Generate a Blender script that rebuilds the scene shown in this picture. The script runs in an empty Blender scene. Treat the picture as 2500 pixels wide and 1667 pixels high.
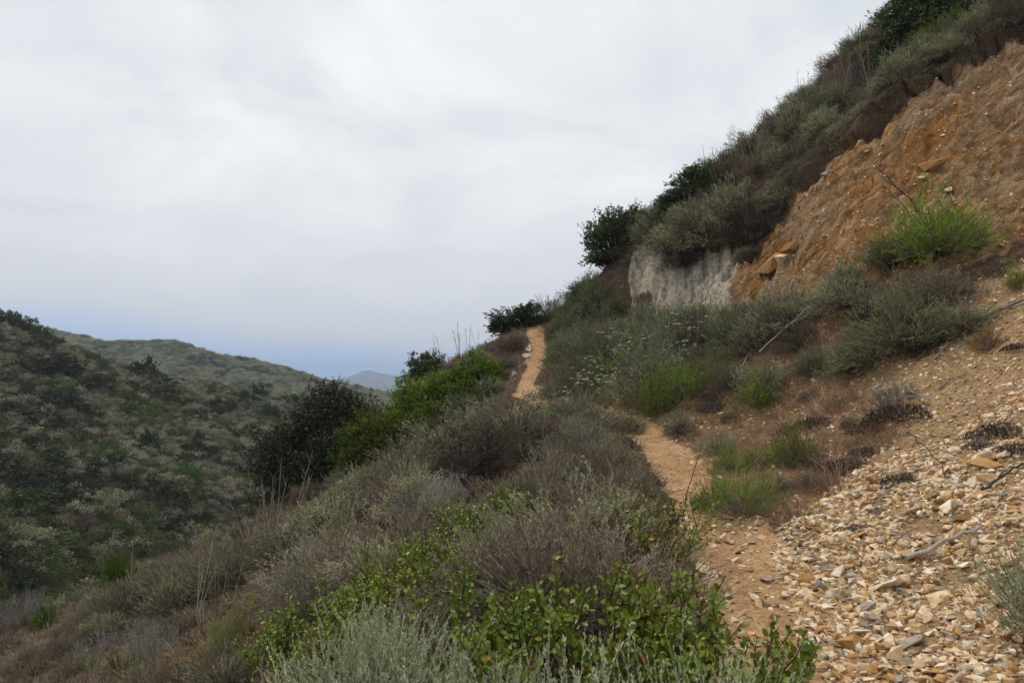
import bpy, math, random
import numpy as np
from mathutils import Matrix, Vector, Euler

rng = np.random.default_rng(11)
random.seed(11)
scene = bpy.context.scene
COL = scene.collection
R = math.radians

# ------------------------------------------------------------------ camera
F = 2500 * 24 / 36.0
PITCH = math.atan(126 / F)
cam = bpy.data.objects.new('camera', bpy.data.cameras.new('camera'))
COL.objects.link(cam)
cam.data.lens = 24
cam.data.sensor_width = 36
cam.data.clip_start = 0.05
cam.data.clip_end = 20000
cam.location = (0, 0, 0)
cam.rotation_euler = (math.pi / 2 + PITCH, 0, 0)
cam.data.dof.use_dof = True
cam.data.dof.focus_distance = 14.0
cam.data.dof.aperture_fstop = 6.3
scene.camera = cam

# ------------------------------------------------------------------ sky, sun, exposure
SUN_EL, SUN_AZ = R(58), R(-35)          # azimuth from +Y towards +X
world = bpy.data.worlds.new('World')
scene.world = world
world.use_nodes = True
wn, wl = world.node_tree.nodes, world.node_tree.links
wn.clear()


def wnode(t, **kw):
    n = wn.new(t)
    for k, v in kw.items():
        setattr(n, k, v)
    return n


sky = wnode('ShaderNodeTexSky', sky_type='NISHITA')
sky.sun_disc = False
sky.sun_elevation = SUN_EL
sky.sun_rotation = SUN_AZ
sky.air_density = 1.0
sky.dust_density = 0.0
sky.ozone_density = 1.0
bg_clear = wnode('ShaderNodeBackground')
bg_clear.inputs['Strength'].default_value = 0.13
# the clear strip shows the deeper blue of the sky higher up
skyv = wnode('ShaderNodeVectorMath', operation='ADD')
skyv.inputs[1].default_value = (0, 0, 0.30)
skyn = wnode('ShaderNodeVectorMath', operation='NORMALIZE')
wl.new(skyv.outputs[0], skyn.inputs[0])
wl.new(skyn.outputs[0], sky.inputs['Vector'])
wl.new(sky.outputs[0], bg_clear.inputs['Color'])
tc = wnode('ShaderNodeTexCoord')
sep = wnode('ShaderNodeSeparateXYZ')
wl.new(tc.outputs['Generated'], sep.inputs[0])
wl.new(tc.outputs['Generated'], skyv.inputs[0])


def wmath(op, a, b=None, clamp=False):
    n = wnode('ShaderNodeMath', operation=op, use_clamp=clamp)
    for i, x in enumerate((a, b)):
        if x is None:
            continue
        if isinstance(x, (int, float)):
            n.inputs[i].default_value = x
        else:
            wl.new(x, n.inputs[i])
    return n.outputs[0]


# the cloud deck is a flat layer: project the direction onto it so that clouds flatten towards the horizon
zc = wmath('ADD', wmath('MAXIMUM', sep.outputs[2], 0.0), 0.22)
comb = wnode('ShaderNodeCombineXYZ')
wl.new(wmath('DIVIDE', sep.outputs[0], zc), comb.inputs[0])
wl.new(wmath('DIVIDE', sep.outputs[1], zc), comb.inputs[1])
nz1 = wnode('ShaderNodeTexNoise')
nz1.inputs['Scale'].default_value = 1.5
nz1.inputs['Detail'].default_value = 5
nz1.inputs['Roughness'].default_value = 0.55
nz1.inputs['Distortion'].default_value = 0.5
wl.new(comb.outputs[0], nz1.inputs['Vector'])
ramp = wnode('ShaderNodeValToRGB')
ramp.color_ramp.elements[0].position = 0.33
ramp.color_ramp.elements[0].color = (0.60, 0.635, 0.67, 1)
ramp.color_ramp.elements[1].position = 0.64
ramp.color_ramp.elements[1].color = (0.82, 0.835, 0.84, 1)
wl.new(nz1.outputs['Fac'], ramp.inputs[0])
# the deck's underside is a little darker low down
lowmix = wnode('ShaderNodeMix', data_type='RGBA')
mr = wnode('ShaderNodeMapRange', interpolation_type='SMOOTHSTEP')
wl.new(sep.outputs[2], mr.inputs['Value'])
mr.inputs['From Min'].default_value = 0.06
mr.inputs['From Max'].default_value = 0.36
wl.new(mr.outputs[0], lowmix.inputs['Factor'])
lowmix.inputs['A'].default_value = (0.625, 0.64, 0.672, 1)
wl.new(ramp.outputs[0], lowmix.inputs['B'])
bg_cloud = wnode('ShaderNodeBackground')
bg_cloud.inputs['Strength'].default_value = 1.0
wl.new(lowmix.outputs['Result'], bg_cloud.inputs['Color'])
# edge of the deck: clear strip over the horizon
nz2 = wnode('ShaderNodeTexNoise')
nz2.inputs['Scale'].default_value = 2.2
nz2.inputs['Detail'].default_value = 4
mp = wnode('ShaderNodeMapping')
mp.inputs['Scale'].default_value = (1, 1, 3.5)
wl.new(tc.outputs['Generated'], mp.inputs['Vector'])
wl.new(mp.outputs[0], nz2.inputs['Vector'])
edge = wmath('ADD', sep.outputs[2], wmath('MULTIPLY', wmath('SUBTRACT', nz2.outputs['Fac'], 0.5), 0.07))
edge = wmath('ADD', edge, wmath('MULTIPLY', sep.outputs[0], 0.085))
mr2 = wnode('ShaderNodeMapRange', interpolation_type='SMOOTHSTEP')
wl.new(edge, mr2.inputs['Value'])
mr2.inputs['From Min'].default_value = -0.004
mr2.inputs['From Max'].default_value = 0.076
mixw = wnode('ShaderNodeMixShader')
wl.new(mr2.outputs[0], mixw.inputs[0])
wl.new(bg_clear.outputs[0], mixw.inputs[1])
wl.new(bg_cloud.outputs[0], mixw.inputs[2])
wout = wnode('ShaderNodeOutputWorld')
wl.new(mixw.outputs[0], wout.inputs['Surface'])

sun = bpy.data.objects.new('sun', bpy.data.lights.new('sun', 'SUN'))
COL.objects.link(sun)
sun.data.energy = 1.5
sun.data.angle = R(18)
sun.data.color = (1.0, 0.88, 0.72)
sdir = Vector((math.sin(SUN_AZ) * math.cos(SUN_EL), math.cos(SUN_AZ) * math.cos(SUN_EL), math.sin(SUN_EL)))
sun.rotation_euler = sdir.to_track_quat('Z', 'Y').to_euler()

vs = scene.view_settings
vs.view_transform = 'Standard'
vs.look = 'None'
vs.exposure = 0.32
vs.gamma = 1.0
scene.cycles.max_bounces = 6
scene.cycles.diffuse_bounces = 2
scene.cycles.glossy_bounces = 1
scene.cycles.transmission_bounces = 3
scene.cycles.transparent_max_bounces = 4
scene.cycles.volume_bounces = 0
scene.cycles.use_denoising = True

# ------------------------------------------------------------------ helpers: pixels of the 2500 x 1667 photograph
CP, SP = math.cos(PITCH), math.sin(PITCH)


def ray(u, v):
    x = (u - 1250) / F
    y = (833.5 - v) / F
    d = np.array((x, CP - y * SP, SP + y * CP))
    return d / d[1]


def at(u, v, Y):
    return ray(u, v) * Y


def project(P):
    P = np.atleast_2d(P)
    dep = P[:, 1] * CP + P[:, 2] * SP
    up = -P[:, 1] * SP + P[:, 2] * CP
    dep = np.where(np.abs(dep) < 1e-6, 1e-6, dep)
    return 1250 + F * P[:, 0] / dep, 833.5 - F * up / dep, dep


class TPS:
    def __init__(s, P, lam=0.02):
        P = np.array(P, float)
        s.c = P[:, :2]
        n = len(P)
        K = s.k(np.linalg.norm(s.c[:, None] - s.c[None], axis=2)) + lam * np.eye(n)
        A = np.zeros((n + 3, n + 3))
        A[:n, :n] = K
        A[:n, n] = 1
        A[:n, n + 1:] = s.c
        A[n, :n] = 1
        A[n + 1:, :n] = s.c.T
        s.w = np.linalg.solve(A, np.concatenate([P[:, 2], np.zeros(3)]))

    @staticmethod
    def k(r):
        return r * r * np.log(r + 1e-9)

    def __call__(s, x, y):
        x = np.asarray(x, float)
        y = np.asarray(y, float)
        out = s.w[-3] + s.w[-2] * x + s.w[-1] * y
        for i, (cx, cy) in enumerate(s.c):
            r2 = (x - cx) ** 2 + (y - cy) ** 2 + 1e-12
            out = out + s.w[i] * 0.5 * r2 * np.log(r2)
        return out


def perlin(x, y, seed=0):
    x = np.asarray(x, float)
    y = np.asarray(y, float)
    p = np.random.default_rng(seed).permutation(512)
    xi = np.floor(x).astype(int)
    yi = np.floor(y).astype(int)
    fx, fy = x - xi, y - yi

    def g(a, b, dx, dy):
        h = p[(p[a & 511] + b) & 511] * (2 * math.pi / 512)
        return np.cos(h) * dx + np.sin(h) * dy
    u = fx ** 3 * (fx * (fx * 6 - 15) + 10)
    v = fy ** 3 * (fy * (fy * 6 - 15) + 10)
    a = g(xi, yi, fx, fy)
    b = g(xi + 1, yi, fx - 1, fy)
    c = g(xi, yi + 1, fx, fy - 1)
    d = g(xi + 1, yi + 1, fx - 1, fy - 1)
    return (a + u * (b - a)) + v * ((c + u * (d - c)) - (a + u * (b - a)))


def fbm(x, y, octv=4, seed=0, gain=0.5):
    s, a = 0, 1.0
    for i in range(octv):
        s = s + a * perlin(np.asarray(x) * 2 ** i, np.asarray(y) * 2 ** i, seed + i)
        a *= gain
    return s


def sst(a, b, x):
    t = np.clip((x - a) / (b - a), 0, 1)
    return t * t * (3 - 2 * t)


def poly_sd(x, y, poly):
    """signed distance to a polygon in the ground plane, inside positive"""
    x = np.asarray(x, float)
    y = np.asarray(y, float)
    d = np.full(x.shape, 1e9)
    ins = np.zeros(x.shape, bool)
    n = len(poly)
    for i in range(n):
        ax, ay = poly[i][:2]
        bx, by = poly[(i + 1) % n][:2]
        ex, ey = bx - ax, by - ay
        t = np.clip(((x - ax) * ex + (y - ay) * ey) / (ex * ex + ey * ey + 1e-12), 0, 1)
        d = np.minimum(d, np.hypot(x - ax - t * ex, y - ay - t * ey))
        c = ((ay > y) != (by > y)) & (x < ex * (y - ay) / (ey if abs(ey) > 1e-12 else 1e-12) + ax)
        ins ^= c
    return np.where(ins, d, -d)


def line_d(x, y, pts):
    d = np.full(np.shape(x), 1e9)
    for a, b in zip(pts[:-1], pts[1:]):
        ex, ey = b[0] - a[0], b[1] - a[1]
        t = np.clip(((x - a[0]) * ex + (y - a[1]) * ey) / (ex * ex + ey * ey + 1e-12), 0, 1)
        d = np.minimum(d, np.hypot(x - a[0] - t * ex, y - a[1] - t * ey))
    return d


def tag(o, label=None, cat=None, group=None, kind=None):
    if label:
        o['label'] = label
    if cat:
        o['category'] = cat
    if group:
        o['group'] = group
    if kind:
        o['kind'] = kind
    return o


# ------------------------------------------------------------------ mesh building
def build_mesh(name, chunks, mats, smooth=False):
    """chunks: (verts n x 3, faces m x k, material index, tint n x 3)"""
    vs_, loops, starts, totals, mi, cols = [], [], [], [], [], []
    nv = nl = 0
    for v, f, m, c in chunks:
        if len(v) == 0:
            continue
        vs_.append(v)
        f = np.asarray(f) + nv
        k = f.shape[1]
        loops.append(f.ravel())
        starts.append(nl + np.arange(len(f)) * k)
        totals.append(np.full(len(f), k))
        mi.append(np.full(len(f), m))
        cols.append(np.concatenate([np.broadcast_to(c, (len(v), 3)), np.ones((len(v), 1))], 1))
        nv += len(v)
        nl += f.size
    V = np.concatenate(vs_).astype(np.float32)
    L = np.concatenate(loops).astype(np.int32)
    me = bpy.data.meshes.new(name)
    me.vertices.add(len(V))
    me.vertices.foreach_set('co', V.ravel())
    me.loops.add(len(L))
    me.loops.foreach_set('vertex_index', L)
    S = np.concatenate(starts).astype(np.int32)
    me.polygons.add(len(S))
    me.polygons.foreach_set('loop_start', S)
    me.polygons.foreach_set('loop_total', np.concatenate(totals).astype(np.int32))
    me.polygons.foreach_set('material_index', np.concatenate(mi).astype(np.int32))
    me.polygons.foreach_set('use_smooth', np.full(len(S), bool(smooth)))
    a = me.attributes.new('tint', 'FLOAT_COLOR', 'POINT')
    a.data.foreach_set('color', np.concatenate(cols).astype(np.float32).ravel())
    for m in mats:
        me.materials.append(m)
    me.update(calc_edges=True)
    return me


def unit(v):
    return v / np.maximum(np.linalg.norm(v, axis=-1, keepdims=True), 1e-9)


def perp(d, g):
    r = g.normal(size=d.shape)
    s = unit(np.cross(d, r))
    return s, unit(np.cross(s, d))


def tint_of(g, n, a, b, jit=0.12):
    t = g.random((n, 1))
    c = np.array(a) * (1 - t) + np.array(b) * t
    return np.clip(c * (1 + jit * g.normal(size=(n, 1))), 0.002, 0.95)


def diamonds(base, d, L, W, g, tint, m):
    n = len(base)
    s, up = perp(d, g)
    L = np.broadcast_to(np.reshape(L, (-1, 1)), (n, 1))
    W = np.broadcast_to(np.reshape(W, (-1, 1)), (n, 1))
    mid = base + d * L * 0.5
    V = np.stack([base, mid + s * W / 2 + up * W * 0.12, base + d * L, mid - s * W / 2 + up * W * 0.12], 1).reshape(-1, 3)
    Fc = np.arange(n)[:, None] * 4 + np.array([[0, 1, 2, 3]])
    return (V, Fc, m, np.repeat(tint, 4, 0))


def blades(base, d, L, W, g, tint, m):
    """narrow triangles"""
    n = len(base)
    s, _ = perp(d, g)
    L = np.broadcast_to(np.reshape(L, (-1, 1)), (n, 1))
    W = np.broadcast_to(np.reshape(W, (-1, 1)), (n, 1))
    V = np.stack([base - s * W / 2, base + s * W / 2, base + d * L], 1).reshape(-1, 3)
    Fc = np.arange(n)[:, None] * 3 + np.array([[0, 1, 2]])
    return (V, Fc, m, np.repeat(tint, 3, 0))


OVAL = np.array([(0, 0, 0), (-.36, .28, .07), (-.46, .62, .09), (0, 1, 0), (.46, .62, .09), (.36, .28, .07), (0, .3, -.02), (0, .66, -.02)])
OVALF4 = np.array([(1, 2, 7, 6), (6, 7, 4, 5)])
OVALF3 = np.array([(0, 1, 6), (0, 6, 5), (2, 3, 7), (7, 3, 4)])


def ovals(base, d, L, W, g, tint, m, up=None):
    n = len(base)
    if up is None:
        s, up = perp(d, g)
    else:
        s = unit(np.cross(d, up))
        up = unit(np.cross(s, d))
    L = np.broadcast_to(np.reshape(L, (-1, 1, 1)), (n, 1, 1))
    W = np.broadcast_to(np.reshape(W, (-1, 1, 1)), (n, 1, 1))
    V = base[:, None] + s[:, None] * OVAL[None, :, :1] * W + d[:, None] * OVAL[None, :, 1:2] * L + up[:, None] * OVAL[None, :, 2:] * W
    V = V.reshape(-1, 3)
    k = np.arange(n)[:, None, None] * 8
    T = np.repeat(tint, 8, 0)
    return [(V, (k + OVALF4).reshape(-1, 4), m, T), (V, (k + OVALF3).reshape(-1, 3), m, T)]


def segs(P0, P1, r0, r1, g, tint, m):
    n = len(P0)
    d = unit(P1 - P0)
    s, u = perp(d, g)
    r0 = np.broadcast_to(np.reshape(r0, (-1, 1)), (n, 1))
    r1 = np.broadcast_to(np.reshape(r1, (-1, 1)), (n, 1))
    ring = []
    for P, r in ((P0, r0), (P1, r1)):
        for k in range(3):
            a = k * 2 * math.pi / 3
            ring.append(P + (s * math.cos(a) + u * math.sin(a)) * r)
    V = np.stack(ring, 1).reshape(-1, 3)
    Fc = (np.arange(n)[:, None, None] * 6 + np.array([(0, 1, 4, 3), (1, 2, 5, 4), (2, 0, 3, 5)])).reshape(-1, 4)
    return (V, Fc, m, np.repeat(np.broadcast_to(tint, (n, 3)), 6, 0))


def tube(pts, radii, sides, m, tint):
    """one continuous tapered tube along a polyline"""
    P = np.array(pts, float)
    n = len(P)
    T = unit(np.gradient(P, axis=0))
    ref = np.array((0.3, 0.2, 0.9)) if abs(T[0][2]) < 0.9 else np.array((1.0, 0.1, 0))
    V = []
    for i in range(n):
        a = unit(np.cross(T[i], ref))
        b = np.cross(T[i], a)
        for k in range(sides):
            w = 2 * math.pi * k / sides
            V.append(P[i] + (a * math.cos(w) + b * math.sin(w)) * radii[i] * (1 + 0.12 * math.sin(5 * w + i * 1.7)))
    Fc = []
    for i in range(n - 1):
        for k in range(sides):
            k2 = (k + 1) % sides
            Fc.append((i * sides + k, i * sides + k2, (i + 1) * sides + k2, (i + 1) * sides + k))
    V += [P[0], P[-1]]
    Tt = [(len(V) - 2, (k + 1) % sides, k) for k in range(sides)] + [(len(V) - 1, (n - 1) * sides + k, (n - 1) * sides + (k + 1) % sides) for k in range(sides)]
    V = np.array(V)
    return [(V, np.array(Fc), m, np.array(tint)), (V, np.array(Tt), m, np.array(tint))]


# ------------------------------------------------------------------ materials
def new_mat(name):
    m = bpy.data.materials.new(name)
    m.use_nodes = True
    nt = m.node_tree
    b = nt.nodes['Principled BSDF']
    return m, nt, nt.nodes, nt.links, b


def foliage_mat(name, trans=0.22, rough=0.65, spec=0.25, var=0.35, hue=0.03):
    m, nt, N, Lk, b = new_mat(name)
    at_ = N.new('ShaderNodeAttribute')
    at_.attribute_name = 'tint'
    oi = N.new('ShaderNodeObjectInfo')
    hsv = N.new('ShaderNodeHueSaturation')
    Lk.new(at_.outputs['Color'], hsv.inputs['Color'])
    m1 = N.new('ShaderNodeMapRange')
    m1.inputs['To Min'].default_value = 1 - var
    m1.inputs['To Max'].default_value = 1 + var
    Lk.new(oi.outputs['Random'], m1.inputs['Value'])
    Lk.new(m1.outputs[0], hsv.inputs['Value'])
    w = N.new('ShaderNodeMath')
    w.operation = 'FRACT'
    w2 = N.new('ShaderNodeMath')
    w2.operation = 'MULTIPLY'
    w2.inputs[1].default_value = 37.7
    Lk.new(oi.outputs['Random'], w2.inputs[0])
    Lk.new(w2.outputs[0], w.inputs[0])
    m2 = N.new('ShaderNodeMapRange')
    m2.inputs['To Min'].default_value = 0.5 - hue
    m2.inputs['To Max'].default_value = 0.5 + hue
    Lk.new(w.outputs[0], m2.inputs['Value'])
    Lk.new(m2.outputs[0], hsv.inputs['Hue'])
    Lk.new(hsv.outputs[0], b.inputs['Base Color'])
    b.inputs['Roughness'].default_value = rough
    b.inputs['Specular IOR Level'].default_value = spec
    if trans > 0:
        t = N.new('ShaderNodeBsdfTranslucent')
        Lk.new(hsv.outputs[0], t.inputs['Color'])
        mx = N.new('ShaderNodeMixShader')
        mx.inputs[0].default_value = trans
        Lk.new(b.outputs[0], mx.inputs[1])
        Lk.new(t.outputs[0], mx.inputs[2])
        Lk.new(mx.outputs[0], N['Material Output'].inputs['Surface'])
    return m


M_LEAF = foliage_mat('leaf_soft', 0.14, 0.7, 0.15, hue=0.02)
M_GLOSS = foliage_mat('leaf_leathery', 0.18, 0.42, 0.4, var=0.2)
M_TWIG = foliage_mat('twig', 0.0, 0.85, 0.1, hue=0.012)
M_FLOWER = foliage_mat('flower', 0.3, 0.8, 0.1, var=0.05, hue=0.01)


def stone_mat():
    m, nt, N, Lk, b = new_mat('shale_stone')
    at_ = N.new('ShaderNodeAttribute')
    at_.attribute_name = 'tint'
    oi = N.new('ShaderNodeObjectInfo')
    geo = N.new('ShaderNodeNewGeometry')
    nz = N.new('ShaderNodeTexNoise')
    nz.inputs['Scale'].default_value = 22
    nz.inputs['Detail'].default_value = 5
    Lk.new(geo.outputs['Position'], nz.inputs['Vector'])
    rp = N.new('ShaderNodeValToRGB')
    rp.color_ramp.elements[0].position = 0.3
    rp.color_ramp.elements[0].color = (0.62, 0.5, 0.38, 1)
    rp.color_ramp.elements[1].position = 0.62
    rp.color_ramp.elements[1].color = (1.05, 1.03, 1.0, 1)
    Lk.new(nz.outputs['Fac'], rp.inputs[0])
    mx = N.new('ShaderNodeMix')
    mx.data_type = 'RGBA'
    mx.blend_type = 'MULTIPLY'
    mx.inputs['Factor'].default_value = 0.8
    Lk.new(at_.outputs['Color'], mx.inputs['A'])
    Lk.new(rp.outputs[0], mx.inputs['B'])
    Lk.new(mx.outputs['Result'], b.inputs['Base Color'])
    b.inputs['Roughness'].default_value = 0.9
    b.inputs['Specular IOR Level'].default_value = 0.15
    nz2 = N.new('ShaderNodeTexNoise')
    nz2.inputs['Scale'].default_value = 70
    nz2.inputs['Detail'].default_value = 4
    Lk.new(geo.outputs['Position'], nz2.inputs['Vector'])
    bp = N.new('ShaderNodeBump')
    bp.inputs['Strength'].default_value = 0.5
    bp.inputs['Distance'].default_value = 0.01
    Lk.new(nz2.outputs['Fac'], bp.inputs['Height'])
    Lk.new(bp.outputs[0], b.inputs['Normal'])
    return m


M_STONE = stone_mat()


class NT:
    """small node helper"""

    def __init__(s, mat_t):
        s.m, s.nt, s.N, s.L, s.b = mat_t

    def new(s, t, **kw):
        n = s.N.new(t)
        for k, v in kw.items():
            setattr(n, k, v)
        return n

    def put(s, sock, x):
        if hasattr(x, 'is_output'):
            s.L.new(x, sock)
        else:
            sock.default_value = x

    def math(s, op, a, b=0.0, clamp=False):
        n = s.new('ShaderNodeMath', operation=op, use_clamp=clamp)
        s.put(n.inputs[0], a)
        s.put(n.inputs[1], b)
        return n.outputs[0]

    def noise(s, vec, scale, detail=4, rough=0.55, dist=0.0):
        n = s.new('ShaderNodeTexNoise')
        n.inputs['Scale'].default_value = scale
        n.inputs['Detail'].default_value = detail
        n.inputs['Roughness'].default_value = rough
        n.inputs['Distortion'].default_value = dist
        s.L.new(vec, n.inputs['Vector'])
        return n.outputs['Fac']

    def ramp(s, fac, stops):
        n = s.new('ShaderNodeValToRGB')
        el = n.color_ramp.elements
        while len(el) < len(stops):
            el.new(0.5)
        for e, (p, c) in zip(el, stops):
            e.position = p
            e.color = (*c, 1)
        s.L.new(fac, n.inputs[0])
        return n.outputs[0]

    def mix(s, fac, a, b, mode='MIX'):
        n = s.new('ShaderNodeMix', data_type='RGBA', blend_type=mode)
        s.put(n.inputs['Factor'], fac)
        for k, x in (('A', a), ('B', b)):
            if isinstance(x, tuple):
                n.inputs[k].default_value = (*x, 1)
            else:
                s.L.new(x, n.inputs[k])
        return n.outputs['Result']


def hillside_mat():
    h = NT(new_mat('hillside_ground'))
    geo = h.new('ShaderNodeNewGeometry')
    P = geo.outputs['Position']
    za = h.new('ShaderNodeAttribute', attribute_name='tint')
    zs = h.new('ShaderNodeSeparateColor')
    h.L.new(za.outputs['Color'], zs.inputs[0])
    wpath, wbank, wscree = zs.outputs[0], zs.outputs[1], zs.outputs[2]
    zb = h.new('ShaderNodeAttribute', attribute_name='tint_b')
    zt = h.new('ShaderNodeSeparateColor')
    h.L.new(zb.outputs['Color'], zt.inputs[0])
    wwhite, wdry, wlip = zt.outputs[0], zt.outputs[1], zt.outputs[2]
    n_big = h.noise(P, 0.9, 5)
    n_mid = h.noise(P, 4.5, 6, 0.62)
    n_fine = h.noise(P, 28, 5, 0.7)
    n_spk = h.noise(P, 75, 3, 0.6)
    litter = h.ramp(n_fine, [(0.3, (0.045, 0.030, 0.020)), (0.48, (0.115, 0.078, 0.050)), (0.6, (0.19, 0.135, 0.088)), (0.75, (0.34, 0.26, 0.18))])
    litter = h.mix(0.8, litter, h.ramp(n_mid, [(0.35, (0.6, 0.55, 0.5)), (0.65, (1.1, 1.1, 1.1))]), 'MULTIPLY')
    dry = h.ramp(n_fine, [(0.28, (0.12, 0.068, 0.040)), (0.46, (0.27, 0.165, 0.095)), (0.58, (0.38, 0.25, 0.155)), (0.74, (0.56, 0.42, 0.29))])
    dry = h.mix(0.8, dry, h.ramp(n_mid, [(0.35, (0.58, 0.54, 0.5)), (0.65, (1.1, 1.1, 1.1))]), 'MULTIPLY')
    path = h.ramp(n_fine, [(0.3, (0.34, 0.205, 0.108)), (0.5, (0.56, 0.375, 0.215)), (0.7, (0.72, 0.53, 0.35))])
    pathb = h.ramp(n_mid, [(0.35, (0.72, 0.66, 0.60)), (0.65, (1.05, 1.05, 1.05))])
    path = h.mix(1.0, path, pathb, 'MULTIPLY')
    path = h.mix(1.0, path, (1.04, 1.0, 0.95), 'MULTIPLY')
    # bedding of the cut bank runs along the slope
    ds = Vector((4.2, -2.1, 3.75)).normalized()
    dv = h.new('ShaderNodeVectorMath', operation='DOT_PRODUCT')
    h.L.new(P, dv.inputs[0])
    dv.inputs[1].default_value = ds
    along = h.math('MULTIPLY', dv.outputs['Value'], -0.72)
    vm = h.new('ShaderNodeVectorMath', operation='SCALE')
    vm.inputs[0].default_value = ds
    h.L.new(along, vm.inputs['Scale'])
    va = h.new('ShaderNodeVectorMath', operation='ADD')
    h.L.new(P, va.inputs[0])
    h.L.new(vm.outputs[0], va.inputs[1])
    Q = va.outputs[0]
    b1 = h.noise(Q, 1.25, 6, 0.6, 0.6)
    bank = h.ramp(b1, [(0.30, (0.11, 0.045, 0.014)), (0.39, (0.25, 0.115, 0.028)), (0.46, (0.30, 0.172, 0.074)), (0.53, (0.335, 0.235, 0.145)), (0.58, (0.24, 0.115, 0.030)), (0.66, (0.34, 0.25, 0.16)), (0.78, (0.20, 0.090, 0.024))])
    b2 = h.ramp(h.noise(Q, 9, 6, 0.7), [(0.3, (0.38, 0.33, 0.29)), (0.5, (0.95, 0.95, 0.95)), (0.72, (1.45, 1.42, 1.38))])
    bank = h.mix(1.0, bank, b2, 'MULTIPLY')
    b3 = h.ramp(n_fine, [(0.3, (0.45, 0.42, 0.39)), (0.52, (1, 1, 1)), (0.72, (1.5, 1.5, 1.48))])
    bank = h.mix(0.8, bank, b3, 'MULTIPLY')
    bank = h.mix(1.0, bank, (1.24, 1.2, 1.16), 'MULTIPLY')
    bank = h.mix(h.ramp(h.noise(Q, 0.7, 4, 0.6, 0.8), [(0.46, (0, 0, 0)), (0.60, (0.48, 0.48, 0.48))]), bank, h.mix(1.0, b2, (0.36, 0.27, 0.178), 'MULTIPLY'))
    vor = h.new('ShaderNodeTexVoronoi', feature='DISTANCE_TO_EDGE')
    vor.inputs['Scale'].default_value = 2.6
    dst = h.new('ShaderNodeVectorMath', operation='ADD')
    nzv = h.new('ShaderNodeTexNoise')
    nzv.inputs['Scale'].default_value = 3.5
    nzv.inputs['Detail'].default_value = 4
    h.L.new(P, nzv.inputs['Vector'])
    scv = h.new('ShaderNodeVectorMath', operation='SCALE')
    scv.inputs['Scale'].default_value = 0.5
    h.L.new(nzv.outputs['Color'], scv.inputs[0])
    h.L.new(P, dst.inputs[0])
    h.L.new(scv.outputs[0], dst.inputs[1])
    h.L.new(dst.outputs[0], vor.inputs['Vector'])
    crack = h.ramp(vor.outputs['Distance'], [(0.0, (0.35, 0.3, 0.26)), (0.035, (1, 1, 1))])
    bank = h.mix(0.55, bank, crack, 'MULTIPLY')
    scree = h.ramp(n_fine, [(0.25, (0.14, 0.08, 0.04)), (0.42, (0.33, 0.205, 0.105)), (0.56, (0.50, 0.355, 0.21)), (0.75, (0.66, 0.53, 0.38))])
    scree = h.mix(0.7, scree, h.ramp(n_mid, [(0.35, (0.7, 0.62, 0.52)), (0.65, (1.1, 1.1, 1.1))]), 'MULTIPLY')
    white = h.ramp(h.noise(P, 5.5, 7, 0.65, 0.8), [(0.28, (0.16, 0.115, 0.075)), (0.38, (0.36, 0.30, 0.22)), (0.50, (0.52, 0.47, 0.39)), (0.66, (0.62, 0.58, 0.51)), (0.8, (0.40, 0.40, 0.38))])
    white = h.mix(0.8, white, crack, 'MULTIPLY')
    white = h.mix(1.0, white, h.ramp(n_fine, [(0.3, (0.62, 0.58, 0.53)), (0.55, (1.08, 1.05, 1.0)), (0.75, (1.25, 1.22, 1.16))]), 'MULTIPLY')
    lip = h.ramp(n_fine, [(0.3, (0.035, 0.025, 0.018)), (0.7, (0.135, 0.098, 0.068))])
    spk = h.ramp(n_spk, [(0.35, (0.8, 0.78, 0.76)), (0.6, (1.05, 1.05, 1.05)), (0.75, (1.25, 1.25, 1.22))])

    def soft(w, k=0.5):
        """break up a zone's edge with noise"""
        x = h.math('ADD', w, h.math('MULTIPLY', h.math('SUBTRACT', n_mid, 0.5), 0.9))
        m_ = h.new('ShaderNodeMapRange', interpolation_type='SMOOTHSTEP')
        h.L.new(x, m_.inputs['Value'])
        m_.inputs['From Min'].default_value = 0.36
        m_.inputs['From Max'].default_value = 0.64
        return m_.outputs[0]
    c = h.mix(soft(wdry), litter, dry)
    c = h.mix(soft(wscree), c, scree)
    c = h.mix(soft(wbank), c, bank)
    c = h.mix(soft(wwhite), c, white)
    c = h.mix(soft(wlip), c, lip)
    c = h.mix(soft(wpath), c, path)
    c = h.mix(1.0, c, spk, 'MULTIPLY')
    h.L.new(c, h.b.inputs['Base Color'])
    h.b.inputs['Roughness'].default_value = 0.95
    h.b.inputs['Specular IOR Level'].default_value = 0.1
    hh = h.math('ADD', h.math('MULTIPLY', n_mid, 1.0), h.math('ADD', h.math('MULTIPLY', n_fine, 0.45), h.math('MULTIPLY', n_spk, 0.16)))
    bp = h.new('ShaderNodeBump')
    bp.inputs['Strength'].default_value = 1.0
    bp.inputs['Distance'].default_value = 0.09
    h.L.new(hh, bp.inputs['Height'])
    h.L.new(bp.outputs[0], h.b.inputs['Normal'])
    return h.m


def far_mat(name, stops, scale):
    h = NT(new_mat(name))
    geo = h.new('ShaderNodeNewGeometry')
    n1 = h.noise(geo.outputs['Position'], scale, 6, 0.65)
    h.L.new(h.ramp(n1, stops), h.b.inputs['Base Color'])
    h.b.inputs['Roughness'].default_value = 1.0
    h.b.inputs['Specular IOR Level'].default_value = 0.0
    bp = h.new('ShaderNodeBump')
    bp.inputs['Strength'].default_value = 0.6
    bp.inputs['Distance'].default_value = 0.3 / scale
    h.L.new(n1, bp.inputs['Height'])
    h.L.new(bp.outputs[0], h.b.inputs['Normal'])
    return h.m


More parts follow.
